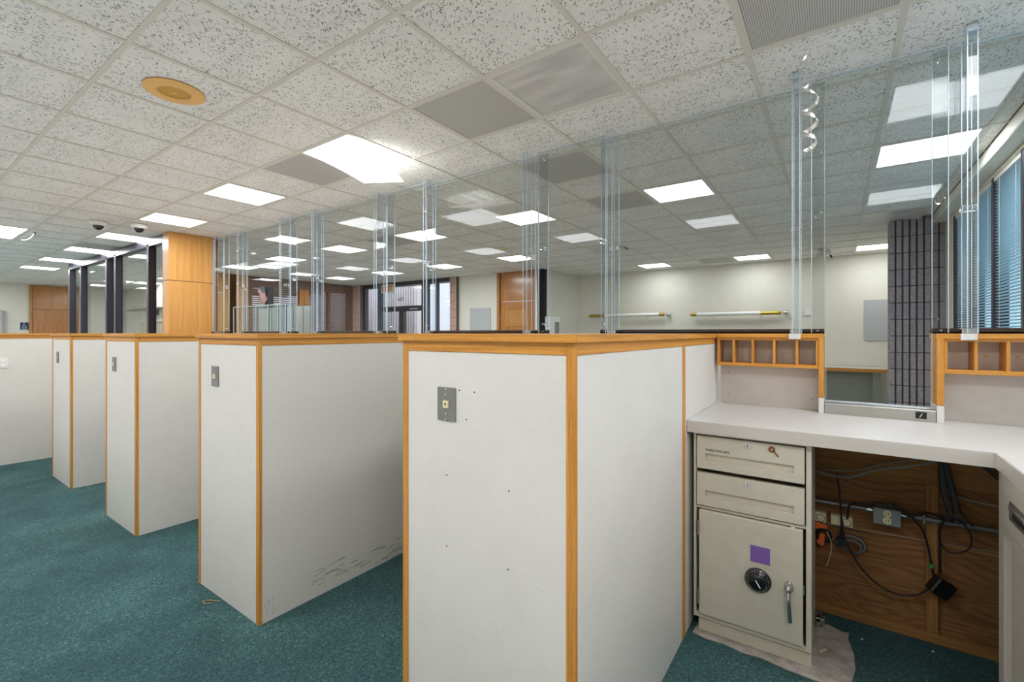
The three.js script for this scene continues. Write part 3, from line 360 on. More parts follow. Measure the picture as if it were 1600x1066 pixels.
// ================================================================ safe
{ const t = thing('pedestal_safe', 'beige steel pedestal safe with two drawers and dial', 'safe', [-0.33, 0.004, 2.363]), D = 2.363, L = -0.572, Rr = -0.087;
  part('carcass', strip([bx(L + 0.002, L + 0.012, 0.07, 0.968, D + 0.022, 2.86), bx(Rr - 0.012, Rr - 0.002, 0.07, 0.968, D + 0.022, 2.86), bx(L + 0.012, Rr - 0.012, 0.958, 0.968, D + 0.022, 2.86), bx(L + 0.012, Rr - 0.012, 0.07, 0.08, D + 0.022, 2.86), bx(L + 0.012, Rr - 0.012, 0.08, 0.958, 2.85, 2.86)]), M.safe, t);
  part('left_stile', bx(L, L + 0.012, 0.07, 0.97, D, D + 0.024, 'y', 0.001), M.safe, t); part('right_stile', bx(Rr - 0.02, Rr, 0.07, 0.97, D, D + 0.024, 'y', 0.001), M.safe, t); part('top_rail', bx(L + 0.012, Rr - 0.02, 0.96, 0.97, D, D + 0.024, 'x', 0.001), M.safe, t); part('bottom_rail', bx(L + 0.012, Rr - 0.02, 0.07, 0.092, D, D + 0.024, 'x', 0.001), M.safe, t); part('middle_rail', bx(L + 0.012, Rr - 0.02, 0.6, 0.612, D + 0.006, D + 0.024, 'x', 0.001), M.safe, t);
  part('plinth', bx(L + 0.02, Rr - 0.001, 0.004, 0.07, D + 0.012, 2.85, 'x', 0.001), M.safe, t);
  for (const [y0, y1] of [[0.797, 0.955], [0.619, 0.777]]) { const dr = part('drawer_front', plateXY(rect(-0.556, -0.112, y0, y1), D - 0.008, D + 0.016, [rect(-0.516, -0.152, y0 + 0.042, y0 + 0.074)], 0.0015), M.safe, t);
    part('label_recess', bx(-0.52, -0.148, y0 + 0.038, y0 + 0.078, D + 0.009, D + 0.017), M.safe, dr); part('lock_cylinder', cyl(-0.334, y1 - 0.023, D - 0.011, 0.0105, 0.008, 'z', 24), M.chrome, dr); part('keyway', bx(-0.3355, -0.3325, y1 - 0.029, y1 - 0.017, D - 0.0158, D - 0.0148), M.black, dr); }
  const door = part('door', bx(-0.545, -0.118, 0.095, 0.597, D - 0.014, D + 0.01, 'y', 0.0025), M.safe, t);
  for (const y of [0.176, 0.51]) part('hinge', cyl(-0.547, y, D - 0.012, 0.006, 0.07, 'y', 12), M.steelDull, door);
  const dial = part('combination_dial', (() => { const g = lathe([[0, 0], [0.054, 0], [0.054, 0.008], [0.05, 0.014], [0.04, 0.016], [0.036, 0.03], [0.032, 0.034], [0, 0.036]], 40); g.rotateX(Math.PI / 2); g.translate(-0.29, 0.334, -(D - 0.014)); return g; })(), M.blackGloss, door, 'black combination dial with white marks');
  part('index_mark', (() => { const g = new THREE.BoxGeometry(0.005, 0.036, 0.001); g.rotateZ(0.55); g.translate(-0.286, 0.33, -(D - 0.0505)); return fin(g); })(), M.white, dial);
  const ticks = []; for (let k = 0; k < 25; k++) { const a = k / 25 * 6.2832, g = new THREE.BoxGeometry(0.0012, k % 5 ? 0.004 : 0.007, 0.0008); g.translate(0, 0.0455, 0); g.rotateZ(a); g.translate(-0.29, 0.334, -(D - 0.0298)); ticks.push(g); } part('dial_ticks', strip(ticks), M.white, dial, null, 'stuff');
  const h = part('lever_handle', (() => { const a = lathe([[0, 0], [0.019, 0], [0.018, 0.006], [0.013, 0.012], [0.012, 0.03], [0.009, 0.036], [0, 0.038]], 24); a.scale(1, 1, 1.35); a.rotateX(Math.PI / 2); a.translate(-0.17, 0.338, -(D - 0.014)); const b = tube([[-0.17, 0.332, D - 0.042], [-0.169, 0.3, D - 0.05], [-0.166, 0.25, D - 0.05], [-0.163, 0.205, D - 0.048]], 0.0085, 24, 12); a.deleteAttribute('uv'); b.deleteAttribute('uv'); return mergeGeometries([a, b]); })(), M.chrome, door, 'chrome lever handle hanging down');
  part('strike_plate', bx(-0.119, -0.113, 0.32, 0.36, D - 0.012, D + 0.004), M.steelDull, door); part('catch', bx(-0.163, -0.147, 0.597, 0.605, D - 0.006, D + 0.006), M.whitePlastic, t);
  part('yellow_sticker', bx(-0.552, -0.532, 0.936, 0.947, D - 0.0085, D - 0.0079), M.ivory, t);
  const font = await new FontLoader().loadAsync('fonts/droid/droid_sans_bold.typeface.json');
  const tx = new TextGeometry('HAMILTON SAFE', { font, size: 0.0105, depth: 0.0006, curveSegments: 2 }); tx.translate(-0.516, 0.885, -(D - 0.0079)); tx.computeBoundingBox(); { const w = tx.boundingBox.max.x + 0.516; tx.translate(0.516, 0, 0); tx.scale(0.105 / w, 1, 1); tx.translate(-0.516, 0, 0); } part('maker_lettering', tx, M.black, t, 'small black capital lettering');
  solo('sticky_note', (() => { const g = bx(-0.321, -0.242, 0.411, 0.486, D - 0.0155, D - 0.0142); g.rotateZ(0); return g; })(), M.purple, 'purple sticky note on the safe door above the dial', 'note');
  const key = thing('key', 'small copper coloured key stuck to the top drawer', 'key', [-0.234, 0.9, D - 0.009]); part('key_bow', (() => { const g = new THREE.TorusGeometry(0.0095, 0.004, 10, 24); g.translate(-0.236, 0.932, -(D - 0.012)); return g; })(), M.copper, key); part('key_blade', tube([[-0.23, 0.926, D - 0.011], [-0.219, 0.915, D - 0.011], [-0.21, 0.903, D - 0.011]], 0.0028, 12, 8), M.copper, key);
  globalThis.__font = font; }
const font = globalThis.__font;
function words(s, x, y, D, size, depth, turn = 0) { const g = new TextGeometry(s, { font, size, depth, curveSegments: 3 }); g.computeBoundingBox(); g.translate(-(g.boundingBox.max.x + g.boundingBox.min.x) / 2, -(g.boundingBox.max.y + g.boundingBox.min.y) / 2, 0); g.rotateY(turn); g.translate(x, y, -D); return g; }

// return cabinet on the right
{ const t = thing('return_cabinet', 'beige cabinet under the return worktop at the right edge', 'cabinet', [0.74, 0, 1.65]);
  part('body', bx(0.5, 0.93, 0, 0.97, 0.95, 2.36, 'y', 0.002), M.cabinet, t); part('face_stile', bx(0.478, 0.5, 0, 0.97, 2.3, 2.364, 'y', 0.0015), M.cabinet, t); part('face_stile', bx(0.478, 0.5, 0, 0.97, 0.95, 1.02, 'y', 0.0015), M.cabinet, t);
  const dr = part('drawer_front', bx(0.476, 0.5, 0.78, 0.955, 1.03, 2.296, 'z', 0.002), M.cabinet, t); part('pull_plate', strip([bx(0.472, 0.4765, 0.88, 0.89, 2.03, 2.215), bx(0.472, 0.4765, 0.83, 0.84, 2.03, 2.215), bx(0.472, 0.4765, 0.84, 0.88, 2.2, 2.215), bx(0.472, 0.4765, 0.84, 0.88, 2.03, 2.045)]), M.steelDull, dr); part('pull_cup', bx(0.4755, 0.4762, 0.84, 0.88, 2.045, 2.2, 'z'), M.bronzeFrame, dr); part('pull_bar', bx(0.466, 0.4755, 0.866, 0.88, 2.045, 2.2, 'z', 0.002), M.steelDull, dr);
  part('door_panel', bx(0.494, 0.5, 0, 0.74, 1.03, 2.27, 'y'), M.cabinet, t); part('face_rail', bx(0.478, 0.5, 0.745, 0.776, 1.03, 2.3, 'z', 0.0015), M.cabinet, t); }

// ================================================================ knee space
{ const w = thing('knee_wall', 'raw plywood wall with studs under the worktop', 'wall', [0.4, 0, 2.93]), D = 2.925;
  part('lower_sheet', bx(-0.6, 1.03, 0, 0.462, D, D + 0.012, 'x'), M.plywood, w); part('upper_sheet', bx(-0.6, 1.03, 0.468, 0.976, D, D + 0.012, 'x'), M.plywood, w); part('seam_batten', bx(-0.6, 1.03, 0.455, 0.47, D - 0.006, D, 'x'), M.rawPine, w);
  part('stud', bx(0.346, 0.389, 0.04, 0.74, D - 0.026, D, 'y', 0.0015), M.rawPine, w); part('sole_plate', bx(-0.6, 1.03, 0, 0.042, D - 0.03, D, 'x', 0.0015), M.rawPine, w); part('ledger', bx(-0.6, 1.03, 0.735, 0.9, D - 0.018, D, 'x', 0.0015), M.rawPine, w); part('ledger_bolt', screwHead(0.52, 0.81, D - 0.019, 0.004), M.chrome, w);
  for (const x of [-0.08, 0.6]) part('worktop_block', bx(x, x + 0.12, 0.93, 0.974, D - 0.1, D, 'x', 0.0015), M.rawPine, w); }
{ const D = 2.885; const c = thing('conduit', 'grey metal conduit running along the plywood', 'conduit', [0.3, 0.57, D]); part('pipe', cyl(-0.03, 0.579, D, 0.0105, 0.36, 'x'), M.galv, c); part('pipe', cyl(0.56, 0.58, D, 0.0115, 0.6, 'x'), M.galv, c); for (const x of [0.135, 0.262]) part('connector', cyl(x, 0.579, D, 0.015, 0.024, 'x', 12), M.chrome, c); part('strap', bx(0.33, 0.342, 0.555, 0.6, D - 0.013, D + 0.04, 'y', 0.002), M.galv, c);
  const b = thing('junction_box', 'grey metal outlet box with two ivory sockets', 'outlet', [0.2, 0.53, 2.86]); part('box', bx(0.149, 0.25, 0.528, 0.618, 2.855, 2.91, 'y', 0.003), M.galv, b); part('cover', bx(0.147, 0.252, 0.526, 0.606, 2.849, 2.855, 'y', 0.002), M.galv, b);
  for (const y of [0.584, 0.55]) { const s = part('socket', cyl(0.2, y, 2.847, 0.0165, 0.005, 'z', 20), M.ivory, b); for (const dx of [-0.005, 0.005]) part('slot', bx(0.2 + dx - 0.0012, 0.2 + dx + 0.0012, y - 0.004, y + 0.006, 2.8438, 2.8448), M.black, s); }
  for (const [x0, x1, n] of [[-0.115, -0.043, 'partly hidden behind the safe'], [-0.024, 0.068, 'left of the grey junction box']]) { const o = thing('data_outlet', `cream surface mounted data outlet ${n}`, 'outlet', [(x0 + x1) / 2, 0.468, 2.9], 'cream data outlets'); part('case', bx(x0, x1, 0.468, 0.518, 2.885, 2.925, 'x', 0.003), M.ivory, o); part('round_port', cyl(x1 - 0.024, 0.492, 2.884, 0.018, 0.005, 'z', 20), M.ivory, o); part('port_ring', (() => { const g = new THREE.TorusGeometry(0.018, 0.0014, 6, 24); g.translate(x1 - 0.024, 0.492, -2.8815); return g; })(), M.rubberGrey, o); }
  const pa = thing('power_adapter', 'black cube power adapter hanging on its cord', 'adapter', [0.39, 0.24, 2.84]); const g = chamfer(0.075, 0.078, 0.055, 0.006); g.rotateZ(-0.55); g.rotateY(0.3); g.translate(0.392, 0.285, -2.86); part('case', fin(g), M.black, pa);
  const pl = thing('plug', 'round black mains plug dangling by the data outlets', 'plug', [0.02, 0.375, 2.86]); part('plug_body', cyl(0.02, 0.395, 2.87, 0.022, 0.03, 'z', 20), M.black, pl); for (const dx of [-0.018, 0.02]) part('pin', cyl(0.02 + dx, 0.4 + dx * 0.2, 2.851, 0.003, 0.012, 'z', 8), M.chrome, pl);
  solo('cable_clip', bx(0.353, 0.368, 0.362, 0.38, 2.862, 2.876, 'y', 0.002), M.green, 'green cable clip above the power adapter', 'clip');
  const tag = (pts, n) => { const s = new THREE.Shape(pts.map(([x, y]) => new THREE.Vector2(x, y))); const g = new THREE.ExtrudeGeometry(s, { depth: 0.004, bevelEnabled: false }); g.translate(0, 0, -2.872); return solo('orange_tag', fin(g), M.orange, n, 'tag', 'orange tags'); };
  tag([[-0.13, 0.468], [-0.06, 0.47], [-0.036, 0.458], [-0.036, 0.447], [-0.075, 0.441], [-0.1, 0.425], [-0.13, 0.43]], 'orange plastic tag lying across the cream outlet'); tag([[-0.066, 0.418], [-0.048, 0.416], [-0.05, 0.385], [-0.05, 0.364], [-0.062, 0.35], [-0.082, 0.368]], 'orange plastic tag hanging below the cream outlet');
  // cables
  const cable = (pts, r, m, label, seg = 80) => solo('cable', tube(pts, r, seg, 7), m, label, 'cable', 'cables under the worktop');
  cable([[-0.08, 0.735, 2.87], [-0.04, 0.73, 2.85], [0.05, 0.735, 2.84], [0.15, 0.79, 2.82], [0.3, 0.845, 2.8], [0.39, 0.87, 2.86]], 0.0055, M.cableGrey, 'thick pale grey cable, lowest of the pair under the worktop edge');
  cable([[-0.08, 0.76, 2.89], [-0.03, 0.75, 2.87], [0.08, 0.77, 2.86], [0.2, 0.83, 2.83], [0.34, 0.875, 2.84]], 0.0045, M.cableGrey, 'thinner grey cable, upper of the pair under the worktop edge');
  cable([[0, 0.735, 2.88], [0.012, 0.66, 2.87], [0.018, 0.58, 2.86], [0.022, 0.48, 2.86], [0.02, 0.415, 2.865]], 0.004, M.cableBlack, 'black cord dropping to the round black plug');
  cable([[0.025, 0.5, 2.862], [0.03, 0.44, 2.86], [0.06, 0.36, 2.86], [0.1, 0.29, 2.86], [0.17, 0.225, 2.86], [0.24, 0.205, 2.86], [0.31, 0.225, 2.86], [0.36, 0.28, 2.86]], 0.0042, M.cableBlack, 'black cord sagging in a long curve to the power adapter', 120);
  cable([[0.37, 0.32, 2.87], [0.362, 0.37, 2.868], [0.35, 0.45, 2.868], [0.325, 0.54, 2.86], [0.26, 0.605, 2.85], [0.15, 0.61, 2.848], [0.06, 0.6, 2.855], [0.045, 0.52, 2.86]], 0.0045, M.cableBlack, 'black cord looping over the junction box', 120);
  cable([[0.392, 0.35, 2.87], [0.39, 0.45, 2.87], [0.39, 0.56, 2.862], [0.4, 0.6, 2.86], [0.34, 0.62, 2.85], [0.28, 0.59, 2.85], [0.22, 0.635, 2.85]], 0.005, M.cableBlack, 'black cord rising beside the stud');
  cable([[0.39, 0.6, 2.86], [0.45, 0.61, 2.85], [0.49, 0.55, 2.85], [0.48, 0.48, 2.86], [0.42, 0.45, 2.87], [0.385, 0.5, 2.87]], 0.0032, M.cableBlack, 'thin black cable making a loop right of the stud');
  for (let k = 0; k < 7; k++) cable([[0.375 + k * 0.006, 0.93, 2.86], [0.385 + k * 0.005, 0.85, 2.86 - 0.004 * (k % 3)], [0.39 + k * 0.008, 0.75, 2.865 - 0.005 * (k % 2)], [0.41 + k * 0.008, 0.65, 2.86], [0.43 + k * 0.011 - (k % 2) * 0.03, 0.59, 2.855]], 0.0036, k % 3 ? M.cableDarkGrey : M.cableBlack, `dark cable in the bundle before the stud, ${ord[k]} from the left`, 40);
  for (let k = 0; k < 5; k++) { const r = 0.05 - k * 0.006, pts = []; for (let a = 0; a <= 16; a++) pts.push([0.062 + 1.25 * r * Math.cos(a / 16 * 6.28 + k), 0.39 + r * 0.95 * Math.sin(a / 16 * 6.28 + k) - k * 0.003, 2.885 - k * 0.004]); cable(pts, 0.0028, k % 2 ? M.cableGrey : M.cableDarkGrey, `grey cable turn in the coil below the cream outlets, ${ord[k]} from outside`, 60); }
  for (let k = 0; k < 3; k++) { const r = 0.036 - k * 0.005, pts = []; for (let a = 0; a <= 14; a++) pts.push([-0.055 + r * Math.cos(a / 14 * 6.28), 0.4 + r * Math.sin(a / 14 * 6.28), 2.89 - k * 0.005]); cable(pts, 0.003, M.cableBlack, `black cable turn in the small coil behind the orange tags, ${ord[k]} from outside`, 50); }
  cable([[-0.04, 0.43, 2.87], [-0.02, 0.38, 2.865], [-0.025, 0.32, 2.865], [-0.04, 0.255, 2.87]], 0.0016, M.ivory, 'thin cream wire end dangling below the orange tags');
  cable([[0.4, 0.72, 2.9], [0.47, 0.7, 2.895], [0.54, 0.69, 2.89], [0.65, 0.69, 2.9]], 0.003, M.cableGrey, 'thin grey wire stapled below the ledger at the right');
  for (let k = 0; k < 4; k++) cable([[0.42, 0.94 - k * 0.006, 2.84], [0.5, 0.925 - k * 0.012, 2.83], [0.58, 0.86 - k * 0.015, 2.84], [0.66, 0.82 - k * 0.012, 2.86]], 0.0045, M.cableBlack, `black cable in the bunch crossing the upper right corner, ${ord[k]} from the top`, 40);
  cable([[-0.12, 0.455, 2.9], [0.05, 0.46, 2.905], [0.2, 0.462, 2.912], [0.6, 0.478, 2.915]], 0.0022, M.cableGrey, 'long thin grey wire along the plywood seam');
  // fittings behind the safe, litter
  solo('floor_bracket', strip([bx(-0.085, -0.06, 0.004, 0.05, 2.72, 2.8, 'y', 0.004), bx(-0.085, -0.045, 0.03, 0.05, 2.72, 2.76, 'y', 0.003)]), M.steelDull, 'small metal bracket on the concrete behind the safe', 'bracket');
  { const g = new THREE.BoxGeometry(0.012, 0.003, 0.05); g.rotateY(-0.5); g.translate(-0.05, 0.0055, -2.53); solo('wood_splinter', fin(g), M.ivory, 'pale splinter lying on the bare concrete', 'splinter'); }
  solo('carpet_thread', tube([[-2.72, 0.006, 1.13], [-2.745, 0.007, 1.11], [-2.775, 0.006, 1.1], [-2.79, 0.008, 1.075], [-2.76, 0.008, 1.07], [-2.735, 0.006, 1.095]], 0.002, 40, 6), M.tan, 'loose tan thread on the carpet by the second divider', 'thread');
  for (const [x, D, l] of [[0.36, 2.82, 'white scrap below the stud'], [0.1, 2.74, 'tiny pale scrap on the dark carpet right of the concrete']]) solo('paper_scrap', fin(new THREE.BoxGeometry(0.008, 0.004, 0.006).translate(x, 0.002, -D)), M.white, l, 'scrap');
  solo('pale_disc', cyl(0.45, 0.002, 2.6, 0.014, 0.004, 'y', 20), M.rubberGrey, 'grey disc lying on the carpet under the worktop', 'disc'); }

// ================================================================ ceiling fittings
function cellLight(i, j, label, on) { // lay-in light: frame, lens, and the light it gives
  const x0 = cx(i) + 0.012, x1 = cx(i + 1) - 0.012, D0 = cD(j) + 0.012, D1 = cD(j + 1) - 0.012, f = 0.022, t = thing('ceiling_light', label, 'ceiling light', [(x0 + x1) / 2, CEIL, (D0 + D1) / 2], 'square ceiling lights');
  const droop = i === -1 && j === 2, sag = !on && j === 10;
  part('frame', poly([[x0, D0], [x1, D0], [x1, D1], [x0, D1]], CEIL - 0.004, CEIL + 0.02, [[[x0 + f, D0 + f], [x0 + f, D1 - f], [x1 - f, D1 - f], [x1 - f, D0 + f]]]), M.whiteMetal, t);
  if (droop || sag) {
    part('housing', strip([bx(x0, x1, CEIL + 0.11, CEIL + 0.12, D0, D1), bx(x0, x0 + 0.01, CEIL + 0.02, CEIL + 0.11, D0, D1), bx(x1 - 0.01, x1, CEIL + 0.02, CEIL + 0.11, D0, D1), bx(x0, x1, CEIL + 0.02, CEIL + 0.11, D0, D0 + 0.01), bx(x0, x1, CEIL + 0.02, CEIL + 0.11, D1 - 0.01, D1)]), M.white, t);
    for (const q of [0.22, 0.5, 0.78]) part('tube', cyl(x0 + (x1 - x0) * q, CEIL + 0.07, (D0 + D1) / 2, 0.016, D1 - D0 - 0.05, 'z', 14), on ? M.tubeGlow : M.white, t);
    const N = 14, g = new THREE.PlaneGeometry(1, 1, N, N), p = g.attributes.position; for (let k = 0; k < p.count; k++) { const u = p.getX(k) + 0.5, v = p.getY(k) + 0.5; const dy = droop ? -Math.pow(v, 1.6) * (0.085 + 0.085 * u) : -0.045 * v * v * (0.7 + 0.3 * Math.sin(7 * u)); p.setXYZ(k, x0 + f * 0.5 + (x1 - x0 - f) * u * (droop ? 1 - 0.1 * v * v : 1), CEIL - 0.005 + dy, -(D0 + f * 0.5 + (D1 - D0 - f) * v)); }
    g.computeVertexNormals(); const back = g.clone(); back.translate(0, 0.003, 0); { const ix = back.index.array; for (let k = 0; k < ix.length; k += 3) { const q = ix[k]; ix[k] = ix[k + 1]; ix[k + 1] = q; } back.computeVertexNormals(); }
    part('sagging_lens', strip([g, back]), on ? M.diffuser : M.diffuserOff, t, on ? 'lit plastic lens hanging out of its frame at one corner' : 'unlit plastic lens sagging out of its frame');
  } else { const g = bx(x0 + f, x1 - f, CEIL + 0.002, CEIL + 0.01, D0 + f, D1 - f, 'x', 0, false); const p = g.attributes.position, uv = g.attributes.uv; for (let k = 0; k < p.count; k++) uv.setXY(k, (p.getX(k) - x0) / 0.6, (-p.getZ(k) - D0) / 0.6); part('lens', g, on ? (i === -1 && j === 6 ? M.diffuserWarm : M.diffuser) : M.diffuserOff, t); }
  if (on) { const l = new THREE.RectAreaLight(new THREE.Color().setRGB(0.97, 1, 1.04), PANEL_LIGHT, x1 - x0 - 2 * f, D1 - D0 - 2 * f); l.name = 'ceiling_panel_light'; l.position.set((x0 + x1) / 2, droop ? CEIL - 0.19 : CEIL - 0.006, -(D0 + D1) / 2); l.lookAt(l.position.x, 0, l.position.z); if (i === -1 && j === 6) { l.color.setRGB(1, 0.96, 0.88); l.intensity *= 0.5; } if (j === 14) l.intensity *= 0.5; scene.add(l); }
}
{ const rows = { 2: 'in the row above the dividers', 6: 'in the partly added lobby row nearest the glass', 10: 'in the middle lobby row', 14: 'in the row along the back wall', '-2': 'in the partly added row behind the camera', 0: 'in the partly added row beyond the farthest divider' };
  const all = [...lit.map((c) => [...c, true]), ...unlit.map((c) => [...c, false])], count = {};
  all.sort((a, b) => a[1] - b[1] || b[0] - a[0]).forEach(([i, j, on]) => { const n = count[j] = (count[j] ?? 0) + 1; const extra = !on && j === 10 ? ' with sagging lens' : ''; cellLight(i, j, i === -1 && j === 2 ? 'lit square ceiling light with its lens hanging out of the frame' : `${on ? 'lit' : 'unlit'} square ceiling light${extra}, ${ord[n - 1]} from the windows ${rows[j]}`, on); }); }
vents.forEach(([i, j], k) => { const x0 = cx(i) + 0.012, x1 = cx(i + 1) - 0.012, D0 = cD(j) + 0.012, D1 = cD(j + 1) - 0.012, lab = ['between the nearest unlit light and the aisle lights', 'overhead beside the hanging ribbon', 'beside the lamp with the hanging lens', 'just beyond the glass at the second station', 'left of a lit lobby light facing the second station', 'left of a lit lobby light before the entrance', 'at the foot of the ceiling by the back wall', 'above the dark framed partition'][k];
  const t = thing('ceiling_vent', `grey perforated return air panel ${lab}`, 'vent', [(x0 + x1) / 2, CEIL, (D0 + D1) / 2], 'perforated return air panels'); const g = bx(x0 + 0.012, x1 - 0.012, CEIL + 0.003, CEIL + 0.008, D0 + 0.012, D1 - 0.012, 'x', 0, false); const p = g.attributes.position, uv = g.attributes.uv; for (let q = 0; q < p.count; q++) uv.setXY(q, (p.getX(q) - x0) / 0.6, (-p.getZ(q) - D0) / 0.6); part('perforated_face', g, M.perf, t);
  part('frame', poly([[x0, D0], [x1, D0], [x1, D1], [x0, D1]], CEIL - 0.002, CEIL + 0.01, [[[x0 + 0.012, D0 + 0.012], [x0 + 0.012, D1 - 0.012], [x1 - 0.012, D1 - 0.012], [x1 - 0.012, D0 + 0.012]]]), M.tbar, t); });
{ const t = thing('ceiling_speaker', 'round orange painted ceiling speaker', 'speaker', [-3.15, CEIL, 1.065]); const rim = lathe([[0.078, -0.004], [0.086, -0.014], [0.1, -0.013], [0.15, -0.004], [0.15, 0.004], [0.078, 0.004]], 48); rim.translate(-3.15, CEIL - 0.003, -1.065); part('rim', rim, M.speaker, t); const gr = lathe([[0, -0.004], [0.04, -0.005], [0.079, -0.002], [0.079, 0.003]], 40); gr.translate(-3.15, CEIL - 0.003, -1.065); part('grille', gr, M.speakerGrille, t); part('badge', cyl(-3.15, CEIL - 0.009, 1.065, 0.012, 0.004, 'y', 16), M.speaker, t); }
function domeCam(x, D, label) { const t = thing('dome_camera', label, 'camera', [x, CEIL, D], 'dome cameras'); const b = lathe([[0.085, 0], [0.088, -0.02], [0.086, -0.04], [0.07, -0.052], [0.055, -0.055], [0, -0.055]], 32); b.translate(x, CEIL - 0.003, -D); part('base', b, M.whitePlastic, t); const d = lathe([[0.058, 0], [0.055, -0.022], [0.042, -0.042], [0.02, -0.054], [0, -0.057]], 28); d.translate(x, CEIL - 0.054, -D); part('dark_dome', d, M.blackGloss, t); }
domeCam(-7.6, 1.75, 'white dome camera on the ceiling, farther from the oak pillar'); domeCam(-7.38, 2.1, 'white dome camera on the ceiling, next to the oak pillar');
{ const t = thing('wall_camera', 'small white bullet camera under the ceiling before the back wall', 'camera', [-0.21, 2.75, 9.3]); part('bracket', strip([cyl(-0.21, 2.83, 9.3, 0.045, 0.05, 'y', 20)]), M.whitePlastic, t); const g = new THREE.CylinderGeometry(0.04, 0.04, 0.2, 20); g.rotateZ(-1.1); g.translate(-0.17, 2.77, -9.25); part('housing', g, M.whitePlastic, t); const l = new THREE.CylinderGeometry(0.028, 0.034, 0.02, 20); l.rotateZ(-1.1); l.translate(-0.07, 2.72, -9.25); part('lens', l, M.black, t); }
for (const [x, D, l] of [[-5.93, 5.7, 'small round ceiling sensor left of the middle lobby lights'], [-4.53, 6.17, 'small round yellowed sensor above the lobby door']]) solo('ceiling_sensor', (() => { const g = lathe([[0, -0.04], [0.05, -0.035], [0.075, -0.012], [0.08, 0]], 24); g.translate(x, CEIL - 0.003, -D); return g; })(), D > 6 ? M.ivory : M.whitePlastic, l, 'sensor');
solo('fallen_lamp_trim', tube([[-9.95, 2.845, 1.42], [-9.75, 2.83, 1.45], [-9.3, 2.835, 1.44], [-9.15, 2.85, 1.43]], 0.012, 20, 8), M.whiteMetal, 'white lamp trim strip hanging off the ceiling at the far left', 'trim');
// hanging silver ribbon
{ const N = 150, pos = [], idx = []; for (let k = 0; k <= N; k++) { const t = k / N, y = CEIL - 0.012 - 0.55 * t, a = 29 * Math.pow(t, 1.35) + 0.4, rad = 0.045 * Math.min(1, 0.4 + 3 * t) * (1 - 0.4 * t), X = -0.105, Dd = 2.6; const c = [X + rad * Math.cos(a), y, -(Dd + rad * Math.sin(a))]; const tw = a * 0.9, w = 0.0085; pos.push(c[0] + w * Math.sin(tw) * 0.5, c[1] + w, c[2], c[0] - w * Math.sin(tw) * 0.5, c[1] - w, c[2]); if (k < N) { const q = k * 2; idx.push(q, q + 1, q + 2, q + 1, q + 3, q + 2); } }
  const g = new THREE.BufferGeometry(); g.setAttribute('position', new THREE.Float32BufferAttribute(pos, 3)); g.setIndex(idx); g.computeVertexNormals(); solo('ribbon_spiral', g, M.silver, 'curled silver ribbon hanging from the ceiling', 'ribbon'); }

// ================================================================ things on the far walls
{ const bar = (xa, xb, y, lit0, lit1, label) => { const t = thing('picture_light', label, 'wall light', [(xa + xb) / 2, y, 10.2], 'brass picture lights on the back wall'); part('brass_shade', cyl((xa + xb) / 2, y, 10.2, 0.035, xb - xa, 'x', 20), M.brass, t); part('tube', cyl((lit0 + lit1) / 2, y + 0.004, 10.175, 0.034, lit1 - lit0, 'x', 20), M.white, t); for (const x of [xa, xb]) { const g = lathe([[0, -0.05], [0.03, -0.03], [0.042, 0], [0.03, 0.03], [0, 0.05]], 20); g.rotateZ(Math.PI / 2); g.translate(x, y, -10.2); part('end_cap', g, M.brass, t); } for (const q of [0.2, 0.8]) part('arm', cyl(xa + (xb - xa) * q, y, 10.25, 0.014, 0.1, 'z', 12), M.brass, t); part('knob', (() => { const g = new THREE.SphereGeometry(0.05, 16, 12); g.translate(xb + 0.11, y, -10.24); return g; })(), M.chrome, t); part('knob_stem', cyl(xb + 0.11, y, 10.28, 0.015, 0.06, 'z', 10), M.chrome, t); };  // part of each bar is a plain white cylinder
  bar(-4.86, -3.12, 1.86, -4.48, -3.2, 'brass picture light on the back wall, left one'); bar(-2.5, -0.9, 1.84, -2.4, -1.21, 'brass picture light on the back wall, right one with white tube'); }
solo('thermostat', bx(-0.49, -0.39, 1.78, 1.89, 10.27, 10.3, 'y', 0.006), M.whitePlastic, 'small white thermostat right of the brass picture lights', 'thermostat');
{ const t = thing('wall_plate', 'large grey blank plate beside the block pillar', 'plate', [0.6, 1.32, 10.28]); part('sheet', bx(0.4, 0.95, 1.32, 2.04, 10.285, 10.3, 'y', 0.002), M.greyPaint, t); for (const [x, y] of [[0.46, 1.38], [0.46, 1.98], [0.7, 1.38]]) part('screw', screwHead(x, y, 10.2845, 0.012), M.steel, t); }
solo('access_hatch', bx(-7.33, -6.7, 1.3, 2.055, 8.63, 8.65, 'y', 0.003), M.greyPaint, 'grey metal access panel left of the wooden lobby door', 'panel');
{ const t = thing('wall_dispenser', 'white wall box on the return wall right of the lobby door', 'box', [-5.2, 1.2, 8.95]); part('case', bx(-5.25, -5.13, 1.2, 1.82, 8.72, 9.2, 'y', 0.01), M.white, t); part('screen', bx(-5.13, -5.124, 1.3, 1.7, 8.95, 9.15, 'y', 0.002), M.deskGreen, t); }
{ const t = thing('check_desk', 'low wood edged counter along the back wall', 'desk', [-0.3, 0, 10.1]); part('top', bx(-1.6, 0.71, 0.79, 0.85, 9.75, 10.28, 'x', 0.004), M.oak, t); part('top_laminate', bx(-1.6, 0.7, 0.85, 0.856, 9.76, 10.28, 'x'), M.worktop, t); part('front_panel', bx(-1.6, 0.5, 0, 0.79, 10.0, 10.28, 'x'), M.deskGreen, t); part('leg', bx(0.5, 0.6, 0, 0.79, 9.85, 10.28, 'y', 0.004), M.deskGreen, t); }
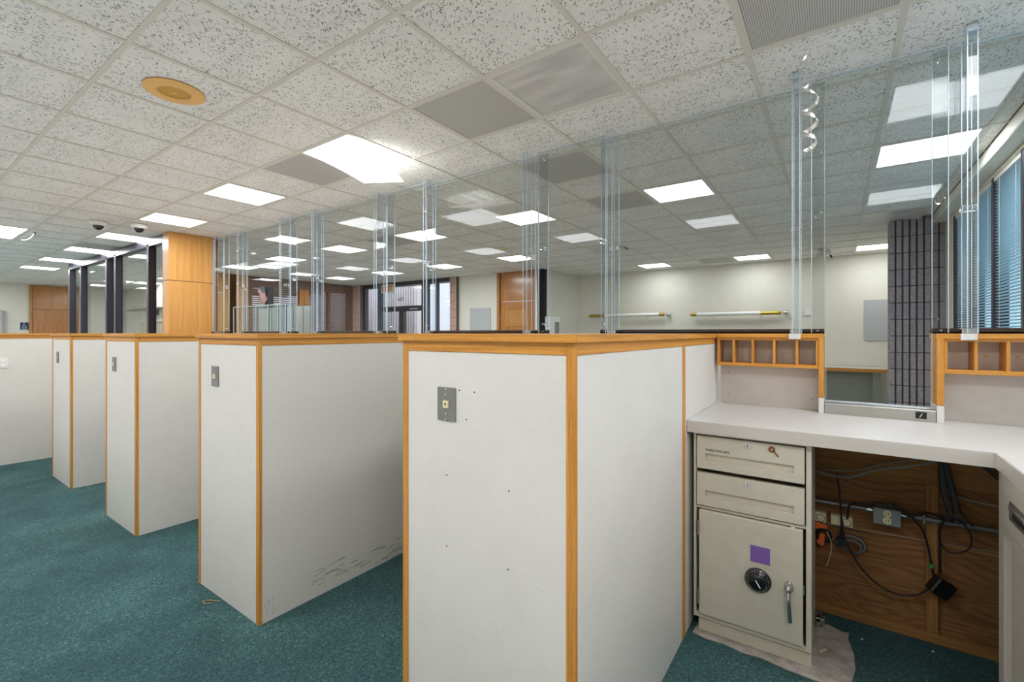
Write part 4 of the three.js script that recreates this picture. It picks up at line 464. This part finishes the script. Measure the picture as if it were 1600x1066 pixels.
{ const t = thing('exit_sign', 'red exit sign hanging before the entrance doors', 'sign', [-10.2, 2.56, 8.5]); part('plate', bx(-10.45, -9.95, 2.57, 2.8, 8.48, 8.52, 'x', 0.004), M.ivory, t); part('hanger', cyl(-10.2, 2.83, 8.5, 0.01, 0.06, 'y', 10), M.steel, t); part('lettering', words('EXIT', -10.2, 2.685, 8.478, 0.15, 0.004), M.red, t); }
part('street_number', words('4271', -9.85, 2.39, 8.664, 0.09, 0.003), M.black, scene.getObjectByName('wall_storefront'), 'black street number on the transom glass');
{ const X = LEFT, t = thing('access_sign', 'blue wheelchair access sign beside the far wooden door', 'sign', [X, 1.53, 2.78]); part('plate', bx(X + 0.001, X + 0.008, 1.535, 1.755, 2.69, 2.86, 'y', 0.002), M.navy, t); const ring = new THREE.TorusGeometry(0.036, 0.006, 8, 24, 4.4); ring.rotateZ(2.4); ring.rotateY(Math.PI / 2); ring.translate(X + 0.009, 1.635, -2.775); part('wheel', ring, M.white, t); part('head', (() => { const g = new THREE.SphereGeometry(0.012, 12, 8); g.scale(0.4, 1, 1); g.translate(X + 0.009, 1.722, -2.765); return g; })(), M.white, t); part('figure', tube([[X + 0.009, 1.705, 2.766], [X + 0.009, 1.66, 2.77], [X + 0.009, 1.655, 2.8], [X + 0.009, 1.615, 2.815]], 0.006, 20, 6), M.white, t); part('caption', bx(X + 0.008, X + 0.009, 1.555, 1.57, 2.71, 2.84), M.white, t); }
{ const t = thing('wall_cabinet', 'grey box at the far left end of the aisle', 'cabinet', [LEFT + 0.1, 1.2, 2.2]); part('case', bx(LEFT, LEFT + 0.12, 1.2, 2.09, 1.7, 2.35, 'y', 0.005), M.greyPaint, t); part('door', bx(LEFT + 0.12, LEFT + 0.13, 1.22, 2.07, 1.72, 2.33, 'y', 0.003), M.greyPaint, t); }
// alcove behind the partition: window with blinds, shelves
{ const t = thing('alcove_blind', 'pale vertical blind seen through the dark partition', 'blind', [-16.6, 0.9, 5.05]); const gs = []; for (let x = -17.6; x < -15.6; x += 0.13) gs.push(bx(x, x + 0.11, 0.9, 1.78, 5.04, 5.05)); part('vanes', strip(gs), M.soffit, t, null, 'stuff'); part('head_rail', bx(-17.65, -15.55, 1.78, 1.84, 5.02, 5.09, 'x', 0.004), M.whiteMetal, t);
  const sh = thing('wall_shelf', 'dark shelf rail high on the alcove wall', 'shelf', [-15, 2.14, 5.05]); part('board', bx(-18.5, -13.5, 2.14, 2.19, 4.95, 5.1, 'x', 0.004), M.plate, sh); part('bracket', bx(-16.3, -16.25, 1.98, 2.14, 4.99, 5.1), M.plate, sh); part('bracket', bx(-14.3, -14.25, 1.98, 2.14, 4.99, 5.1), M.plate, sh); }
// acrylic package booth and flag at the last station
{ const x0 = -7.0, x1 = -5.62, D0 = 3.08, D1 = 3.42, y1 = 1.81, t = thing('package_booth', 'clear acrylic package booth on the counter at the farthest station', 'booth', [(x0 + x1) / 2, TOP, (D0 + D1) / 2]);
  part('lid', bx(x0, x1, y1, y1 + 0.012, D0, D1, 'x'), M.pane, t); part('lid_edge', bx(x0, x1, y1, y1 + 0.012, D0 - 0.003, D0), M.paneEdge, t); part('front_sheet', bx(x0, x1, TOP + 0.004, y1, D0, D0 + 0.01), M.pane, t); part('back_sheet', bx(x0, x1, TOP + 0.004, y1, D1 - 0.01, D1), M.frosted, t); part('base', bx(x0, x1, TOP, TOP + 0.006, D0, D1, 'x'), M.whitePlastic, t);
  [x0, -6.62, -6.36, -6.05, -5.8, x1].forEach((x) => { part('upright', bx(x - 0.012, x + 0.012, TOP + 0.006, y1, D0 + 0.01, D1 - 0.01), M.acrylic, t); part('upright_edge', bx(x - 0.012, x + 0.012, TOP + 0.006, y1, D0 - 0.002, D0), M.paneEdge, t); });
  const f = thing('small_flag', 'small stars and stripes flag on a stick above the package booth', 'flag', [-6.5, 1.82, 3.2]); part('stick', tube([[-6.55, y1 + 0.012, 3.2], [-6.53, 1.95, 3.2], [-6.51, 2.08, 3.2]], 0.004, 10, 8), M.brass, f);
  const W = 128, H = 96, tx = dataTex(W, H, (u, v) => { if (u < 0.42 && v > 0.46) { const sx = Math.floor(u / 0.42 * 8), sy = Math.floor((v - 0.46) / 0.54 * 7); const cxx = (sx + 0.5) / 8 * 0.42, cyy = 0.46 + (sy + 0.5) / 7 * 0.54; return (sx + sy) % 2 && Math.hypot((u - cxx) * 1.3, v - cyy) < 0.022 ? [240, 240, 245] : [26, 30, 78]; } return Math.floor(v * 13) % 2 ? [232, 222, 220] : [168, 28, 38]; }, null);
  const g = new THREE.PlaneGeometry(0.23, 0.155, 16, 8), p = g.attributes.position; for (let k = 0; k < p.count; k++) p.setZ(k, 0.006 * Math.sin(p.getX(k) * 40)); g.rotateZ(-1.0); g.translate(-6.43, 1.97, -3.2); g.computeVertexNormals(); part('cloth', g, std({ map: tx, roughness: 0.8, side: THREE.DoubleSide }), f); }

renderer.render(scene, camera);
